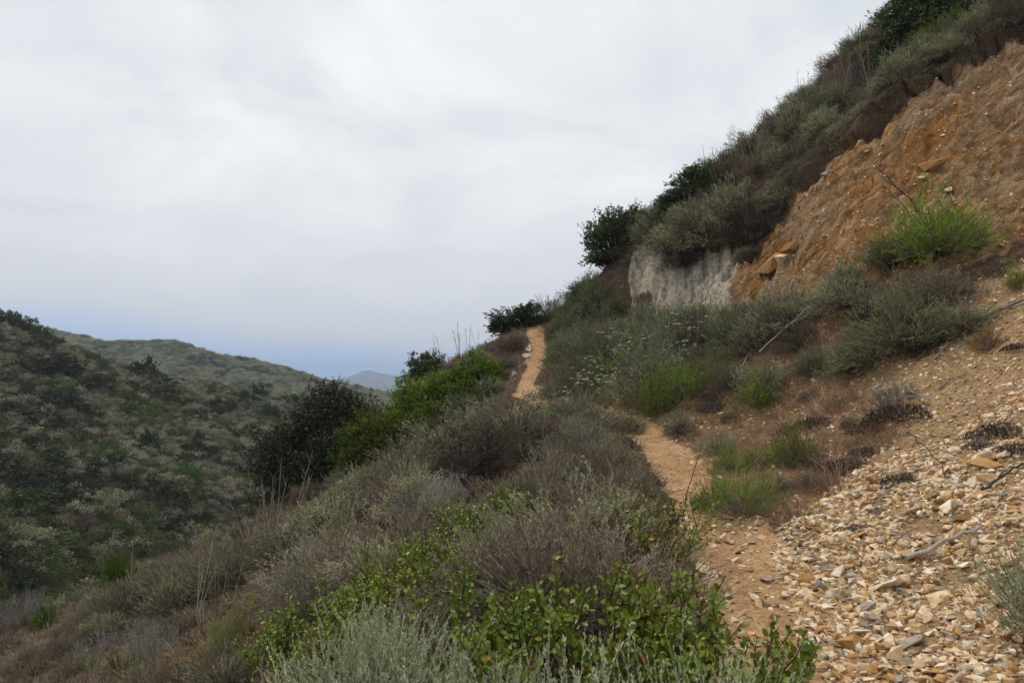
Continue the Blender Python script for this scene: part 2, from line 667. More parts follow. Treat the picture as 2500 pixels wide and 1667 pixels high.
# ------------------------------------------------------------------ terrain of the near hillside
TRAIL = [(2010, 1800, 2.7), (1960, 1660, 3.4), (1905, 1480, 4.3), (1800, 1320, 5.6), (1705, 1200, 7.4), (1632, 1100, 9.6), (1585, 1058, 11), (1480, 1018, 12.8),
         (1345, 985, 14.8), (1280, 945, 16), (1305, 900, 18), (1315, 850, 20), (1308, 806, 22), (1296, 790, 23)]
UVY = TRAIL + [
    (1100, 1500, 4.6), (800, 1500, 6), (600, 1640, 6), (300, 1650, 7.5), (1400, 1660, 3.3), (1000, 1300, 8), (1300, 1200, 8), (1450, 1120, 9.5), (1400, 1060, 11.3),
    (1200, 1065, 14.2), (1000, 1185, 12.5), (800, 1325, 11), (640, 1415, 10), (450, 1505, 9.5), (250, 1615, 9),
    (1050, 1040, 17), (900, 1145, 16.5), (740, 1300, 17.5), (640, 1295, 16), (400, 1375, 14.5), (260, 1460, 13), (0, 1545, 12), (960, 990, 20), (1100, 890, 21.5), (1200, 838, 22.5),
    (1180, 930, 18.5), (1150, 1215, 10), (700, 1450, 8), (1000, 1430, 6),
    (1750, 1185, 8), (1900, 1130, 8), (1985, 1255, 6), (2200, 1300, 5), (2500, 1300, 4.3), (2500, 1500, 3.7), (2500, 1100, 5.4), (2250, 1050, 7), (2000, 1000, 9.5), (1750, 960, 11.5),
    (1500, 950, 14), (1400, 880, 17), (1600, 850, 15.5), (1800, 850, 13), (2000, 850, 11), (2250, 830, 9), (2500, 800, 7.8), (2450, 700, 9), (2200, 680, 10.5), (2000, 720, 12.5), (1850, 755, 14.5),
    (1700, 745, 17), (1550, 765, 20), (1430, 785, 22), (1600, 735, 18.5), (1600, 605, 19.4), (1740, 622, 18), (1500, 705, 21), (1530, 605, 21.6),
    (2100, 560, 12.5), (1900, 640, 15), (2300, 500, 11.8), (2500, 520, 10.3), (2400, 350, 12.6), (2200, 400, 13.3), (2000, 480, 14.8), (2500, 180, 13), (2700, 300, 11.5),
    (2450, 95, 13.9), (2250, 225, 14.3), (2050, 385, 15.2), (1930, 505, 16), (2650, -30, 14),
    (2350, 112, 15.2), (2100, 275, 16.4), (1900, 438, 17.2), (1700, 553, 18.7),
    (2200, 110, 17.2), (2050, 238, 17.8), (1800, 438, 19.2), (1600, 575, 21), (1490, 640, 23), (1425, 725, 24), (1365, 785, 24.5)]
CTRL = [tuple(at(*p)) for p in UVY]
CTRL += [(0.8, 26, 2.1), (0.8, 32, 0.6), (-3, 30, -2.0), (10, 24, 9.2), (8.4, 24, 7.6), (6.3, 25, 5.8), (4.4, 27, 4.4), (3.0, 29, 3.0), (12, 18, 11.2), (14, 12, 10.2), (14, 8, 8), (12, 4, 5.4), (8, 3, 2.2),
         (16, 40, 9), (5, 40, 0), (-10, 42, -11), (-5, 24, -4.0), (-9, 22, -6.2), (-14, 18, -8.0), (-20, 22, -14), (-30, 30, -23), (-30, 12, -20), (-12, 6, -6.6), (-20, 4, -12), (-12, 0, -6.8),
         (2, -2, -1.65), (5, -2, 0.1), (-5, -2, -3.4), (-4, 3, -2.9), (0, 0, -1.62), (0.6, 2.4, -1.5), (1.4, 0.5, -1.5), (3.2, 1, -0.8), (12, -3, 4.6), (-30, 44, -26), (-15, 35, -14), (20, 25, 14), (20, 5, 10), (20, 44, 11)]
tps = TPS(CTRL, lam=0.03)


def cast(fz, u, v, y0=1.2, y1=60, step=0.02):
    d = ray(u, v)
    Y = np.arange(y0, y1, step)
    below = d[2] * Y < fz(d[0] * Y, Y)
    if not below.any():
        return None
    i = int(np.argmax(below))
    y = Y[i]
    return np.array((d[0] * y, y, d[2] * y))


def gpoly(pts):
    out = []
    for u, v in pts:
        p = cast(tps, u, v)
        if p is None:
            # above the skyline: take the point where the ray passes closest over the ground
            d = ray(u, v)
            Y = np.arange(5, 40, 0.05)
            i = int(np.argmin(d[2] * Y - tps(d[0] * Y, Y)))
            p = d * Y[i]
        out.append(p[:2])
    return out


trail_xy = [at(*p)[:2] for p in TRAIL]
trail_xy = [np.array((1.55, 0.2))] + trail_xy
BANK = gpoly([(2700, -60), (2450, 100), (2300, 195), (2200, 262), (2060, 372), (1930, 500), (1870, 560), (1825, 600), (1785, 625), (1772, 735), (1830, 758), (1950, 728), (2080, 700), (2200, 690), (2300, 665), (2430, 630), (2500, 600), (2700, 480)])
WHITE = gpoly([(1538, 670), (1550, 612), (1585, 590), (1640, 612), (1700, 622), (1780, 600), (1790, 680), (1770, 748), (1700, 765), (1640, 760), (1590, 735), (1550, 715)])
SCREE = gpoly([(2750, 560), (2500, 640), (2400, 680), (2300, 730), (2350, 800), (2250, 860), (2150, 895), (2060, 950), (2200, 985), (2235, 1040), (2130, 1105), (2010, 1245), (1915, 1320), (1950, 1420), (2030, 1560), (2080, 1667)]) + [np.array((2.1, 2.0)), np.array((2.4, 0.0)), np.array((9, -1)), np.array((12, 6))]
LIP = gpoly([(2700, -85), (2450, 82), (2300, 175), (2200, 240), (2060, 350), (1930, 478), (1870, 545), (1840, 605), (1800, 660)])
DRY = gpoly([(1480, 1000), (1560, 960), (1700, 960), (1800, 870), (2000, 790), (2250, 700), (2330, 760), (2200, 850), (2120, 900), (2060, 955), (2210, 985), (2240, 1040), (2130, 1105), (2010, 1250), (1900, 1320), (1760, 1220), (1680, 1130), (1620, 1060)])

HOLLOW = gpoly([(1090, 1200), (1180, 1130), (1330, 1100), (1410, 1140), (1310, 1180), (1190, 1260)])
TURF_BARE = gpoly([(880, 1350), (950, 1275), (1030, 1270), (1010, 1330), (930, 1400), (850, 1470), (760, 1500), (790, 1440)])
xs = np.concatenate([np.linspace(-30, -9.2, 40), np.arange(-9, 11.0, 0.06), np.linspace(11.2, 20, 24)])
ys = np.concatenate([np.linspace(-4, 1.4, 20), np.arange(1.5, 24.6, 0.06), np.linspace(24.8, 45, 46)])
GX, GY = np.meshgrid(xs, ys)
Z0 = tps(GX, GY)
w_path = 1 - sst(0.20, 0.44, line_d(GX, GY, trail_xy) - 0.1 * sst(-7, -4, -GY) + 0.07 * sst(12, 15, GY) + 0.10 * fbm(GX * 1.3, GY * 1.3, 3, 5))
sd_bank = poly_sd(GX, GY, BANK)
sd_white = poly_sd(GX, GY, WHITE)
w_bank = sst(-0.12, 0.18, sd_bank + 0.15 * fbm(GX * 1.6, GY * 1.6, 3, 9))
w_white = sst(-0.18, 0.08, sd_white + 0.16 * fbm(GX * 1.8, GY * 1.8, 3, 14))
w_scree = sst(-0.25, 0.25, poly_sd(GX, GY, SCREE) + 0.3 * fbm(GX * 1.1, GY * 1.1, 3, 19))
w_dry = sst(-0.4, 0.4, poly_sd(GX, GY, DRY) + 0.4 * fbm(GX, GY, 3, 25))
w_path = np.clip(np.maximum(w_path, 0.85 * sst(-0.1, 0.25, poly_sd(GX, GY, TURF_BARE) + 0.25 * fbm(GX * 1.5, GY * 1.5, 3, 27))), 0, 1)
lip_d = line_d(GX, GY, LIP)
Z = Z0 + (0.16 * fbm(GX * 0.55, GY * 0.55, 4, 31) + 0.035 * fbm(GX * 3, GY * 3, 3, 37)) * (1 - 0.6 * w_path) + w_path * 0.025 * fbm(GX * 4.5, GY * 4.5, 3, 39, 0.6)
Z -= 0.32 * sst(-0.2, 0.5, poly_sd(GX, GY, HOLLOW))  # ground sunk to suggest the shade beneath the big sage bushes
# trodden hollow of the trail
Z -= 0.05 * w_path
# cut bank: rills, ledges and broken bedding
al = (GX * 4.2 - GY * 2.1) / 4.7
ac = (GX * 2.1 + GY * 4.2) / 4.7
rid = 1 - np.abs(fbm(al * 0.8, ac * 1.5, 4, 41)) * 2.2
Z += w_bank * (0.44 * (rid - 0.6) + 0.24 * fbm(al * 1.9, ac * 2.3, 5, 47, 0.66) + 0.06 * fbm(GX * 7, GY * 7, 3, 53, 0.7))
Z += w_white * (0.45 * (1 - 2 * np.abs(fbm(GX * 2.4, GY * 1.0, 4, 59, 0.65))) + 0.22 * fbm(GX * 6, GY * 3, 4, 61, 0.7) - 0.2)
Z += w_scree * (0.05 * fbm(GX * 2.2, GY * 2.2, 4, 67, 0.6))
# crevice with an overhanging block, and gullies at the bank's lower end
CREV = gpoly([(1845, 705), (1880, 668), (1912, 648), (1940, 625)])
GUL = [gpoly([(1830, 770), (1845, 720), (1862, 680), (1870, 640)]), gpoly([(1800, 760), (1815, 715), (1835, 675)]), gpoly([(2140, 330), (2180, 380), (2205, 440)]), gpoly([(2250, 395), (2300, 405), (2350, 385)])]
Z -= 0.40 * np.exp(-(line_d(GX, GY, CREV) / 0.10) ** 2)
for gl in GUL:
    Z -= 0.16 * np.exp(-(line_d(GX, GY, gl) / 0.11) ** 2)
# turf step over the cut bank
above = (sd_bank < 0) & (GY > 11) & (GX > 4.5)
inside = sd_bank >= 0
Z += np.exp(-(lip_d / 0.5) ** 2) * sst(5.2, 6.2, GX) * 0.30 * fbm(GX * 3.5, GY * 3.5, 4, 77, 0.75)
Z += np.where(above & (sd_white < -0.3), (0.22 + 0.25 * fbm(GX * 1.1, GY * 1.1, 3, 75)) * sst(-0.02, 0.18, -sd_bank) * np.exp(-np.maximum(-sd_bank, 0) / 2.5) * (GX > 5), 0)
Z -= np.where(inside, 0.38 * np.exp(-(lip_d / 0.5) ** 2), 0) * sst(5.2, 6.2, GX)
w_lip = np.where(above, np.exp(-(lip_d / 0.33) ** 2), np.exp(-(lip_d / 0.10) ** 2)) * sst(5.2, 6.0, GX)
gy_, gx_ = np.gradient(Z0, ys, xs)
dn = np.stack([-gx_, -gy_], -1)
dn /= np.maximum(np.linalg.norm(dn, axis=-1, keepdims=True), 1e-6)
shift = np.where(above, 0.34 * np.exp(-((-sd_bank - 0.12) / 0.22) ** 2), 0) * sst(5.2, 6.2, GX) * np.clip(0.55 + 1.5 * fbm(GX * 1.3, GY * 1.3, 4, 71, 0.65), 0, 1.6)
VX = GX + dn[..., 0] * shift
VY = GY + dn[..., 1] * shift
ny, nx = GX.shape
idx = (np.arange(ny - 1)[:, None] * nx + np.arange(nx - 1)[None]).ravel()
quads = np.stack([idx, idx + 1, idx + nx + 1, idx + nx], 1)
zone = np.stack([w_path, w_bank, w_scree], -1).reshape(-1, 3)
me = build_mesh('hillside', [(np.stack([VX, VY, Z], -1).reshape(-1, 3), quads, 0, zone)], [hillside_mat()], smooth=True)
a2 = me.attributes.new('tint_b', 'FLOAT_COLOR', 'POINT')
a2.data.foreach_set('color', np.stack([w_white, w_dry, np.clip(w_lip, 0, 1), np.ones_like(w_lip)], -1).astype(np.float32).ravel())
hillside = bpy.data.objects.new('hillside', me)
COL.objects.link(hillside)
tag(hillside, 'steep brown hillside with a footpath, an orange cut bank and scree', kind='structure')


def bil(A, x, y, xs_=xs, ys_=ys):
    x = np.clip(np.asarray(x, float), xs_[0], xs_[-1] - 1e-6)
    y = np.clip(np.asarray(y, float), ys_[0], ys_[-1] - 1e-6)
    i = np.clip(np.searchsorted(xs_, x, 'right') - 1, 0, len(xs_) - 2)
    j = np.clip(np.searchsorted(ys_, y, 'right') - 1, 0, len(ys_) - 2)
    fx = (x - xs_[i]) / (xs_[i + 1] - xs_[i])
    fy = (y - ys_[j]) / (ys_[j + 1] - ys_[j])
    return (A[j, i] * (1 - fx) + A[j, i + 1] * fx) * (1 - fy) + (A[j + 1, i] * (1 - fx) + A[j + 1, i + 1] * fx) * fy


def zq(x, y):
    return bil(Z, x, y)


def hit(u, v, Y=None):
    """ground point seen at a pixel of the photograph; with Y, the ground at that distance on the pixel's bearing"""
    p = cast(zq, u, v) if Y is None else None
    if p is None:
        d = ray(u, v)
        if Y is None:
            YY = np.arange(4, 30, 0.05)
            Y = YY[int(np.argmin(d[2] * YY - zq(d[0] * YY, YY)))]
        p = d * Y
    p[2] = zq(p[0], p[1])
    return p


def ndir(x, y):
    e = 0.35
    return np.array((-(tps(x + e, y) - tps(x - e, y)) / (2 * e), -(tps(x, y + e) - tps(x, y - e)) / (2 * e), 1.0))


# ------------------------------------------------------------------ hills across the valley
def hill(name, pts, x0, x1, y0, y1, nxg, nyg, lam, rough, mat, label):
    t = TPS(pts, lam)
    hx = np.linspace(x0, x1, nxg)
    hy = np.linspace(y0, y1, nyg)
    X, Y = np.meshgrid(hx, hy)
    H = t(X, Y)
    for amp, sc, sd in rough:
        H = H + amp * fbm(X / sc, Y / sc, 4, sd)
    i_ = (np.arange(nyg - 1)[:, None] * nxg + np.arange(nxg - 1)[None]).ravel()
    q = np.stack([i_, i_ + 1, i_ + nxg + 1, i_ + nxg], 1)
    m = build_mesh(name, [(np.stack([X, Y, H], -1).reshape(-1, 3), q, 0, np.array((0.1, 0.1, 0.1)))], [mat], smooth=True)
    o = bpy.data.objects.new(name, m)
    COL.objects.link(o)
    tag(o, label, kind='structure')
    return o, (lambda x, y: bil(H, x, y, hx, hy))


h1 = [tuple(at(*p)) for p in [
    (0, 768, 92), (80, 793, 94), (150, 848, 98), (300, 905, 106), (450, 935, 116), (600, 955, 126), (750, 985, 136), (860, 1015, 142), (960, 1045, 150),
    (0, 900, 76), (0, 1100, 58), (0, 1300, 43), (0, 1450, 34), (200, 1000, 76), (200, 1200, 56), (200, 1350, 44), (400, 950, 96), (400, 1100, 73), (400, 1230, 57),
    (600, 985, 106), (600, 1080, 86), (600, 1150, 73), (800, 1005, 130), (800, 1060, 106), (900, 1040, 118), (-300, 640, 90), (-300, 900, 70), (-300, 1200, 48)]]
h1 += [(-78, 125, 3), (-62, 142, -3), (-42, 170, -9), (-22, 190, -14), (-20, 60, -16), (-12, 75, -18), (-5, 100, -20), (0, 150, -16), (-20, 34, -15), (-30, 20, -16), (-60, 20, -6), (-100, 60, 14), (-120, 120, 14), (20, 190, -26), (20, 80, -26)]
valley_hill, z1 = hill('valley_hill', h1, -130, 20, 16, 190, 260, 260, 2.0, [(1.4, 14, 3), (0.35, 3.5, 8)],
                       far_mat('valley_ground', [(0.3, (0.02, 0.02, 0.012)), (0.5, (0.05, 0.046, 0.028)), (0.72, (0.10, 0.075, 0.05))], 0.6),
                       'dark scrub-covered hill across the valley')
h2 = [tuple(at(*p)) for p in [
    (-200, 770, 350), (0, 795, 350), (150, 818, 350), (250, 840, 345), (300, 842, 340), (380, 834, 335), (440, 841, 335), (520, 865, 340), (640, 892, 340), (740, 920, 345), (850, 945, 350), (960, 972, 350), (1050, 1000, 355), (1200, 1020, 360),
    (0, 850, 300), (300, 890, 280), (500, 915, 270), (700, 960, 250), (850, 1000, 230), (960, 1010, 240)]]
h2 += [(-300, 250, 20), (-250, 420, 28), (-150, 430, 10), (-60, 440, -8), (0, 250, -22), (60, 350, -25), (60, 440, -25), (-100, 180, -14), (-200, 180, 0), (0, 180, -30)]
far_hill, z2 = hill('far_hill', h2, -330, 60, 180, 440, 240, 160, 20.0, [(2.5, 40, 13), (0.7, 9, 18)],
                    far_mat('far_hill_ground', [(0.3, (0.06, 0.065, 0.04)), (0.52, (0.125, 0.13, 0.085)), (0.7, (0.17, 0.155, 0.11))], 0.25),
                    'paler grassy hill behind the valley hill, sloping down towards the gap')
# distant mountain: its ridge line, with spurs running down both ways
MY = 3300.0
prof = [(560, 985), (700, 972), (780, 945), (825, 927), (850, 920), (872, 912), (888, 905), (905, 903), (925, 908), (942, 912), (960, 919), (985, 921), (1010, 926), (1060, 938), (1150, 950), (1300, 970), (1500, 985)]
pu = np.array([(p[0] - 1250) / F * MY for p in prof])
pz = np.array([at(p[0], p[1], MY)[2] for p in prof])
mx_ = np.linspace(pu[0], pu[-1], 220)
my_ = np.linspace(MY - 700, MY + 450, 70)
X, Y = np.meshgrid(mx_, my_)
rz = np.interp(X + 30 * fbm(X / 150, Y / 150, 3, 4), pu, pz) + 5 * fbm(X / 38, Y / 100, 4, 21)
fall = np.clip(1 - np.where(Y < MY, (MY - Y) / 710, (Y - MY) / 460), 0, 1)
H = -40 + (rz + 40) * fall ** 0.9 + 22 * fbm(X / 120, Y / 120, 4, 6) * fall * (1 - fall) * 2
nyg, nxg = X.shape
i_ = (np.arange(nyg - 1)[:, None] * nxg + np.arange(nxg - 1)[None]).ravel()
m_mount = build_mesh('mountain', [(np.stack([X, Y, H], -1).reshape(-1, 3), np.stack([i_, i_ + 1, i_ + nxg + 1, i_ + nxg], 1), 0, np.array((0.1, 0.1, 0.1)))],
                     [far_mat('mountain_ground', [(0.35, (0.05, 0.065, 0.05)), (0.65, (0.12, 0.125, 0.09))], 0.02)], smooth=True)
mountain = bpy.data.objects.new('mountain', m_mount)
COL.objects.link(mountain)
tag(mountain, 'hazy blue mountain seen far off through the gap of the valley', kind='structure')
gp = build_mesh('ground', [(np.array([(-3900, -3900, -41), (3900, -3900, -41), (3900, 3900, -41), (-3900, 3900, -41)], float), np.array([(0, 1, 2, 3)]), 0, np.array((.1, .1, .1)))],
                [far_mat('plain_ground', [(0.35, (0.06, 0.07, 0.045)), (0.65, (0.11, 0.11, 0.08))], 0.05)])
ground = bpy.data.objects.new('ground', gp)
COL.objects.link(ground)
tag(ground, 'low plain beyond the hills', kind='structure')

# ------------------------------------------------------------------ plant shapes (each built once, then copied)
def plume_paths(g, n, Rb, H, tilt, bend, K=5, lo=0.75):
    """n curved stems fanning out of a small base: (n, K, 3)"""
    az = g.random(n) * 2 * math.pi
    rr = Rb * np.sqrt(g.random(n))
    tl = tilt * np.sqrt(g.random(n)) * (0.35 + 0.65 * rr / Rb)
    az2 = az + g.normal(size=n) * 0.35
    ln = H * (1 - 0.30 * (tl / tilt) ** 2) * g.uniform(lo, 1.08, n)
    P = np.zeros((n, K, 3))
    P[:, 0, 0] = rr * np.cos(az)
    P[:, 0, 1] = rr * np.sin(az)
    P[:, 0, 2] = -0.03
    for k in range(1, K):
        t2 = np.maximum(tl * (1 - bend * (k - 1) / (K - 1)), -0.4)
        w = az2 + g.normal(size=n) * 0.22
        d = np.stack([np.sin(t2) * np.cos(w), np.sin(t2) * np.sin(w), np.cos(t2)], 1)
        P[:, k] = P[:, k - 1] + d * (ln / (K - 1))[:, None]
    return P


def along(P, t):
    """points and tangents at parameters t (n, m) of paths (n, K, 3)"""
    n, K, _ = P.shape
    x = np.clip(t, 0, 0.9999) * (K - 1)
    i = x.astype(int)
    f = (x - i)[..., None]
    r = np.arange(n)[:, None]
    A, B = P[r, i], P[r, i + 1]
    return A + (B - A) * f, unit(B - A)


def path_segs(P, r0, r1, g, tint, m):
    K = P.shape[1]
    out = []
    for k in range(K - 1):
        a = r0 + (r1 - r0) * k / (K - 1)
        b = r0 + (r1 - r0) * (k + 1) / (K - 1)
        out.append(segs(P[:, k], P[:, k + 1], a, b, g, tint, m))
    return out


def sage_parts(seed, n=150, Rb=0.30, H=0.62, tilt=1.15, bend=0.75, nleaf=40, L=0.032, W=0.0045, start=0.36, ang=(0.25, 0.8),
               c0=(0.17, 0.19, 0.115), c1=(0.27, 0.285, 0.19), cdead=(0.15, 0.115, 0.085), dead=0.18, mat=None):
    g = np.random.default_rng(seed)
    P = plume_paths(g, n, Rb, H, tilt, bend)
    t = start + (1 - start) * g.random((n, nleaf)) ** 0.9
    A, T = along(P, t)
    A, T = A.reshape(-1, 3), T.reshape(-1, 3)
    s, u = perp(T, g)
    a = g.uniform(*ang, len(A))[:, None]
    d = unit(T * np.cos(a) + s * np.sin(a))
    tt = (t.ravel() - start) / (1 - start)
    Ls = L * (1.05 - 0.55 * tt) * g.uniform(0.7, 1.2, len(A))
    plc = np.repeat(tint_of(g, n, c0, c1, 0.12), nleaf, 0)
    dd = np.repeat(g.random(n) < dead, nleaf)
    plc = np.where(dd[:, None], np.array(cdead) * (0.8 + 0.5 * g.random((len(A), 1))), plc) * (0.9 + 0.2 * g.random((len(A), 1)))
    # old leaves low on the stems are dry
    old = (tt < 0.16) & (g.random(len(A)) < 0.7)
    plc = np.where(old[:, None], np.array(cdead), plc)
    leaves = [diamonds(A, d, Ls, W * g.uniform(0.7, 1.3, len(A)), g, plc, 0)]
    st = path_segs(P, 0.0045, 0.0012, g, np.array((0.13, 0.10, 0.075)), 1)
    return leaves, st


def twig_parts(seed, n=70, Rb=0.3, H=0.5, tilt=1.25, bend=0.5, n1=9, n2=4, c0=(0.105, 0.08, 0.072), c1=(0.20, 0.16, 0.14), bits=2600, cb0=(0.12, 0.085, 0.07), cb1=(0.22, 0.17, 0.125), bl=0.012, w=0.0028):
    g = np.random.default_rng(seed)
    P = plume_paths(g, n, Rb, H, tilt, bend)
    st = path_segs(P, 0.006, 0.002, g, np.array(c0), 1)
    t = g.uniform(0.25, 1, (n, n1))
    A, T = along(P, t)
    A, T = A.reshape(-1, 3), T.reshape(-1, 3)
    s, u = perp(T, g)
    d = unit(T + s * g.uniform(0.4, 1.1, (len(A), 1)) + np.array((0, 0, 0.25)))
    l1 = H * g.uniform(0.12, 0.32, len(A))
    st.append(blades(A, d, l1, w * 1.25, g, tint_of(g, len(A), c0, c1), 1))
    t2 = g.uniform(0.3, 1, (len(A), n2))
    B = (A[:, None] + d[:, None] * (l1[:, None] * t2)[..., None]).reshape(-1, 3)
    d2 = np.repeat(d, n2, 0)
    s2, _ = perp(d2, g)
    d2 = unit(d2 + s2 * g.uniform(0.4, 1.2, (len(B), 1)) + np.array((0, 0, 0.2)))
    st.append(blades(B, d2, H * g.uniform(0.06, 0.16, len(B)), w, g, tint_of(g, len(B), c0, c1), 1))
    k = g.integers(0, len(B), bits)
    C = B[k] + d2[k] * (H * 0.12 * g.random((bits, 1)))
    dd = unit(g.normal(size=(bits, 3)) + np.array((0, 0, 0.6)))
    lv = [diamonds(C, dd, bl * g.uniform(0.6, 1.5, bits), bl * 0.45, g, tint_of(g, bits, cb0, cb1, 0.2), 0)]
    return lv, st


def bush_parts(seed, W=1.0, H=0.9, clumps=70, sprigs=9, nl=9, L=0.035, Wl=0.016, c0=(0.035, 0.06, 0.016), c1=(0.075, 0.11, 0.03), spread=0.2, fill=0.45, lean=(0, 0), mat=0, upb=0.5, round_=2.2, cy=(0.12, 0.12, 0.03), yel=0.03, base_z=0.0, dead=0.0, ldir=0.55, sc=(0.07, 0.055, 0.04)):
    """woody bush: limbs from the base to leafy clumps spread through an uneven dome"""
    g = np.random.default_rng(seed)
    q = unit(g.normal(size=(clumps, 3)))
    q[:, 2] = np.abs(q[:, 2]) * 1.0 - 0.12
    rad = (fill + (1 - fill) * g.random(clumps) ** 0.55) * g.uniform(0.82, 1.12, clumps)
    bump = 1 + 0.22 * np.sin(3 * np.arctan2(q[:, 1], q[:, 0]) + seed) + 0.15 * np.sin(5 * q[:, 2] + seed * 2 + 2 * q[:, 0])
    C = q * (rad * bump)[:, None] * np.array((W / 2, W / 2, H * 0.92)) + np.array((0, 0, 0.05 * H + base_z))
    C[:, 0] += lean[0] * C[:, 2]
    C[:, 1] += lean[1] * C[:, 2]
    C[:, 2] = np.maximum(C[:, 2], 0.04 * H)
    out = unit(C - np.array((lean[0] * H * 0.3, lean[1] * H * 0.3, H * 0.25)))
    n = clumps * sprigs
    ck = np.repeat(np.arange(clumps), sprigs)
    cs = g.uniform(0.55, 1.35, clumps)[ck][:, None]
    B = C[ck] + g.normal(size=(n, 3)) * spread * 0.42 * cs * np.array((1, 1, 0.75)) * min(W, 1.6)
    d = unit(out[ck] + np.array((0, 0, upb)) + g.normal(size=(n, 3)) * 0.5)
    sl = spread * g.uniform(0.5, 1.2, n) * min(W, 1.6) * cs[:, 0]
    E = B + d * sl[:, None]
    m = n * nl
    k = np.repeat(np.arange(n), nl)
    t = g.random(m)[:, None]
    A = B[k] + (E - B)[k] * t
    s, _ = perp(d[k], g)
    ld = unit(d[k] * ldir + s * g.uniform(0.5, 1.1, (m, 1)) * (0.6 if ldir > 0.8 else 1.0) + np.array((0, 0, 0.1)))
    ctint = tint_of(g, clumps, c0, c1, 0.15)
    tn = ctint[ck][k] * g.uniform(0.75, 1.3, (m, 1))
    tn = np.where((g.random(m) < yel)[:, None], np.array(cy), tn)
    if dead:
        ds_ = (g.random(n) < dead)[k]
        tn = np.where(ds_[:, None], np.array((0.16, 0.122, 0.098)) * g.uniform(0.8, 1.4, (m, 1)), tn)
    lv = [diamonds(A, ld, L * g.uniform(0.65, 1.25, m), Wl * g.uniform(0.8, 1.2, m), g, tn, mat)]
    st = [segs(B, E, 0.003, 0.0014, g, np.array(sc), 1)]
    mid = C * np.array((0.45, 0.45, 0.5))
    st.append(segs(np.zeros_like(C) + g.normal(size=C.shape) * np.array((0.05, 0.05, 0)) * W, mid, 0.018 * W, 0.012 * W, g, np.array(sc), 1))
    st.append(segs(mid, C, 0.012 * W, 0.005 * W, g, np.array(sc), 1))
    return lv, st


def grass_parts(seed, n=90, Rb=0.1, H=0.3, tilt=1.1, c0=(0.26, 0.16, 0.09), c1=(0.45, 0.33, 0.2), W=0.004):
    g = np.random.default_rng(seed)
    P = plume_paths(g, n, Rb, H, tilt, -0.8, K=4, lo=0.45)
    s, _ = perp(unit(P[:, 1] - P[:, 0]), g)
    tn = tint_of(g, n, c0, c1, 0.15)
    V, Fq = [], []
    for k in range(4):
        w = W * (1 - k / 3.4)
        V += [P[:, k] - s * w / 2, P[:, k] + s * w / 2]
    V = np.stack(V, 1).reshape(-1, 3)
    Fq = (np.arange(n)[:, None, None] * 8 + np.array([(0, 1, 3, 2), (2, 3, 5, 4), (4, 5, 7, 6)])).reshape(-1, 4)
    return [(V, Fq, 0, np.repeat(tn, 8, 0))], []


def clump_parts(seed, n=900, Rw=0.28, H=0.12, c0=(0.03, 0.024, 0.022), c1=(0.13, 0.10, 0.085)):
    """dead, blackened mat of a succulent: stubby curled leaves with bleached tips, a few grey twigs"""
    g = np.random.default_rng(seed)
    a = g.random(n) * 2 * math.pi
    r = np.sqrt(g.random(n)) * Rw * (1 + 0.2 * np.sin(3 * a + seed))
    B = np.stack([r * np.cos(a), r * np.sin(a), H * (1 - (r / Rw / 1.3) ** 2) * g.random(n)], 1)
    d = unit(g.normal(size=(n, 3)) + np.array((0, 0, 0.9)))
    tn = tint_of(g, n, c0, c1, 0.2)
    tn = np.where((g.random(n) < 0.06)[:, None], np.array((0.28, 0.22, 0.17)), tn)
    lv = [segs(B, B + d * g.uniform(0.012, 0.04, (n, 1)), 0.0055, 0.002, g, tn, 0)]
    k = 40
    a = g.random(k) * 2 * math.pi
    B = np.stack([np.cos(a) * Rw * 0.6 * g.random(k), np.sin(a) * Rw * 0.6 * g.random(k), np.full(k, H * 0.4)], 1)
    d = unit(g.normal(size=(k, 3)) + np.array((0, 0, 0.4)))
    st = [segs(B, B + d * g.uniform(0.06, 0.22, (k, 1)), 0.0035, 0.0015, g, np.array((0.20, 0.17, 0.16)), 1)]
    return lv, st


def flower_parts(seed, n=26, Rb=0.17, H=0.62):
    """wild buckwheat: thin stems with small flat heads of white flowers"""
    g = np.random.default_rng(seed)
    P = plume_paths(g, n, Rb, H, 0.8, 0.5, K=4)
    st = path_segs(P, 0.0025, 0.0013, g, np.array((0.15, 0.13, 0.075)), 1)
    tip = P[:, -1]
    m = 9
    B = np.repeat(tip, m, 0) + g.normal(size=(n * m, 3)) * np.array((0.017, 0.017, 0.004))
    fl = []
    k = len(B)
    for j in range(2):
        d = unit(g.normal(size=(k, 3)) * np.array((1, 1, 0.25)))
        fl.append(diamonds(B, d, 0.019, 0.015, g, tint_of(g, k, (0.62, 0.57, 0.5), (0.8, 0.77, 0.72), 0.05), 2))
    t = g.uniform(0.05, 0.6, (n, 14))
    A, T = along(P, t)
    A, T = A.reshape(-1, 3), T.reshape(-1, 3)
    s, _ = perp(T, g)
    fl.append(diamonds(A, unit(T + s), 0.03 * g.uniform(0.6, 1.2, len(A)), 0.006, g, tint_of(g, len(A), (0.09, 0.13, 0.03), (0.14, 0.17, 0.06)), 0))
    return fl, st


def stalk_parts(seed, n=3, H=1.0, c=(0.27, 0.215, 0.155), side=8, thick=0.008):
    g = np.random.default_rng(seed)
    P = plume_paths(g, n, 0.06, H, 0.35, -0.25, K=6, lo=0.6)
    st = path_segs(P, thick, thick * 0.35, g, np.array(c), 0)
    t = g.uniform(0.5, 1, (n, side))
    A, T = along(P, t)
    A, T = A.reshape(-1, 3), T.reshape(-1, 3)
    s, _ = perp(T, g)
    d = unit(T + s * g.uniform(0.3, 0.9, (len(A), 1)))
    l = H * g.uniform(0.04, 0.15, len(A))
    st.append(segs(A, A + d * l[:, None], thick * 0.4, thick * 0.2, g, np.array(c), 0))
    return st, []


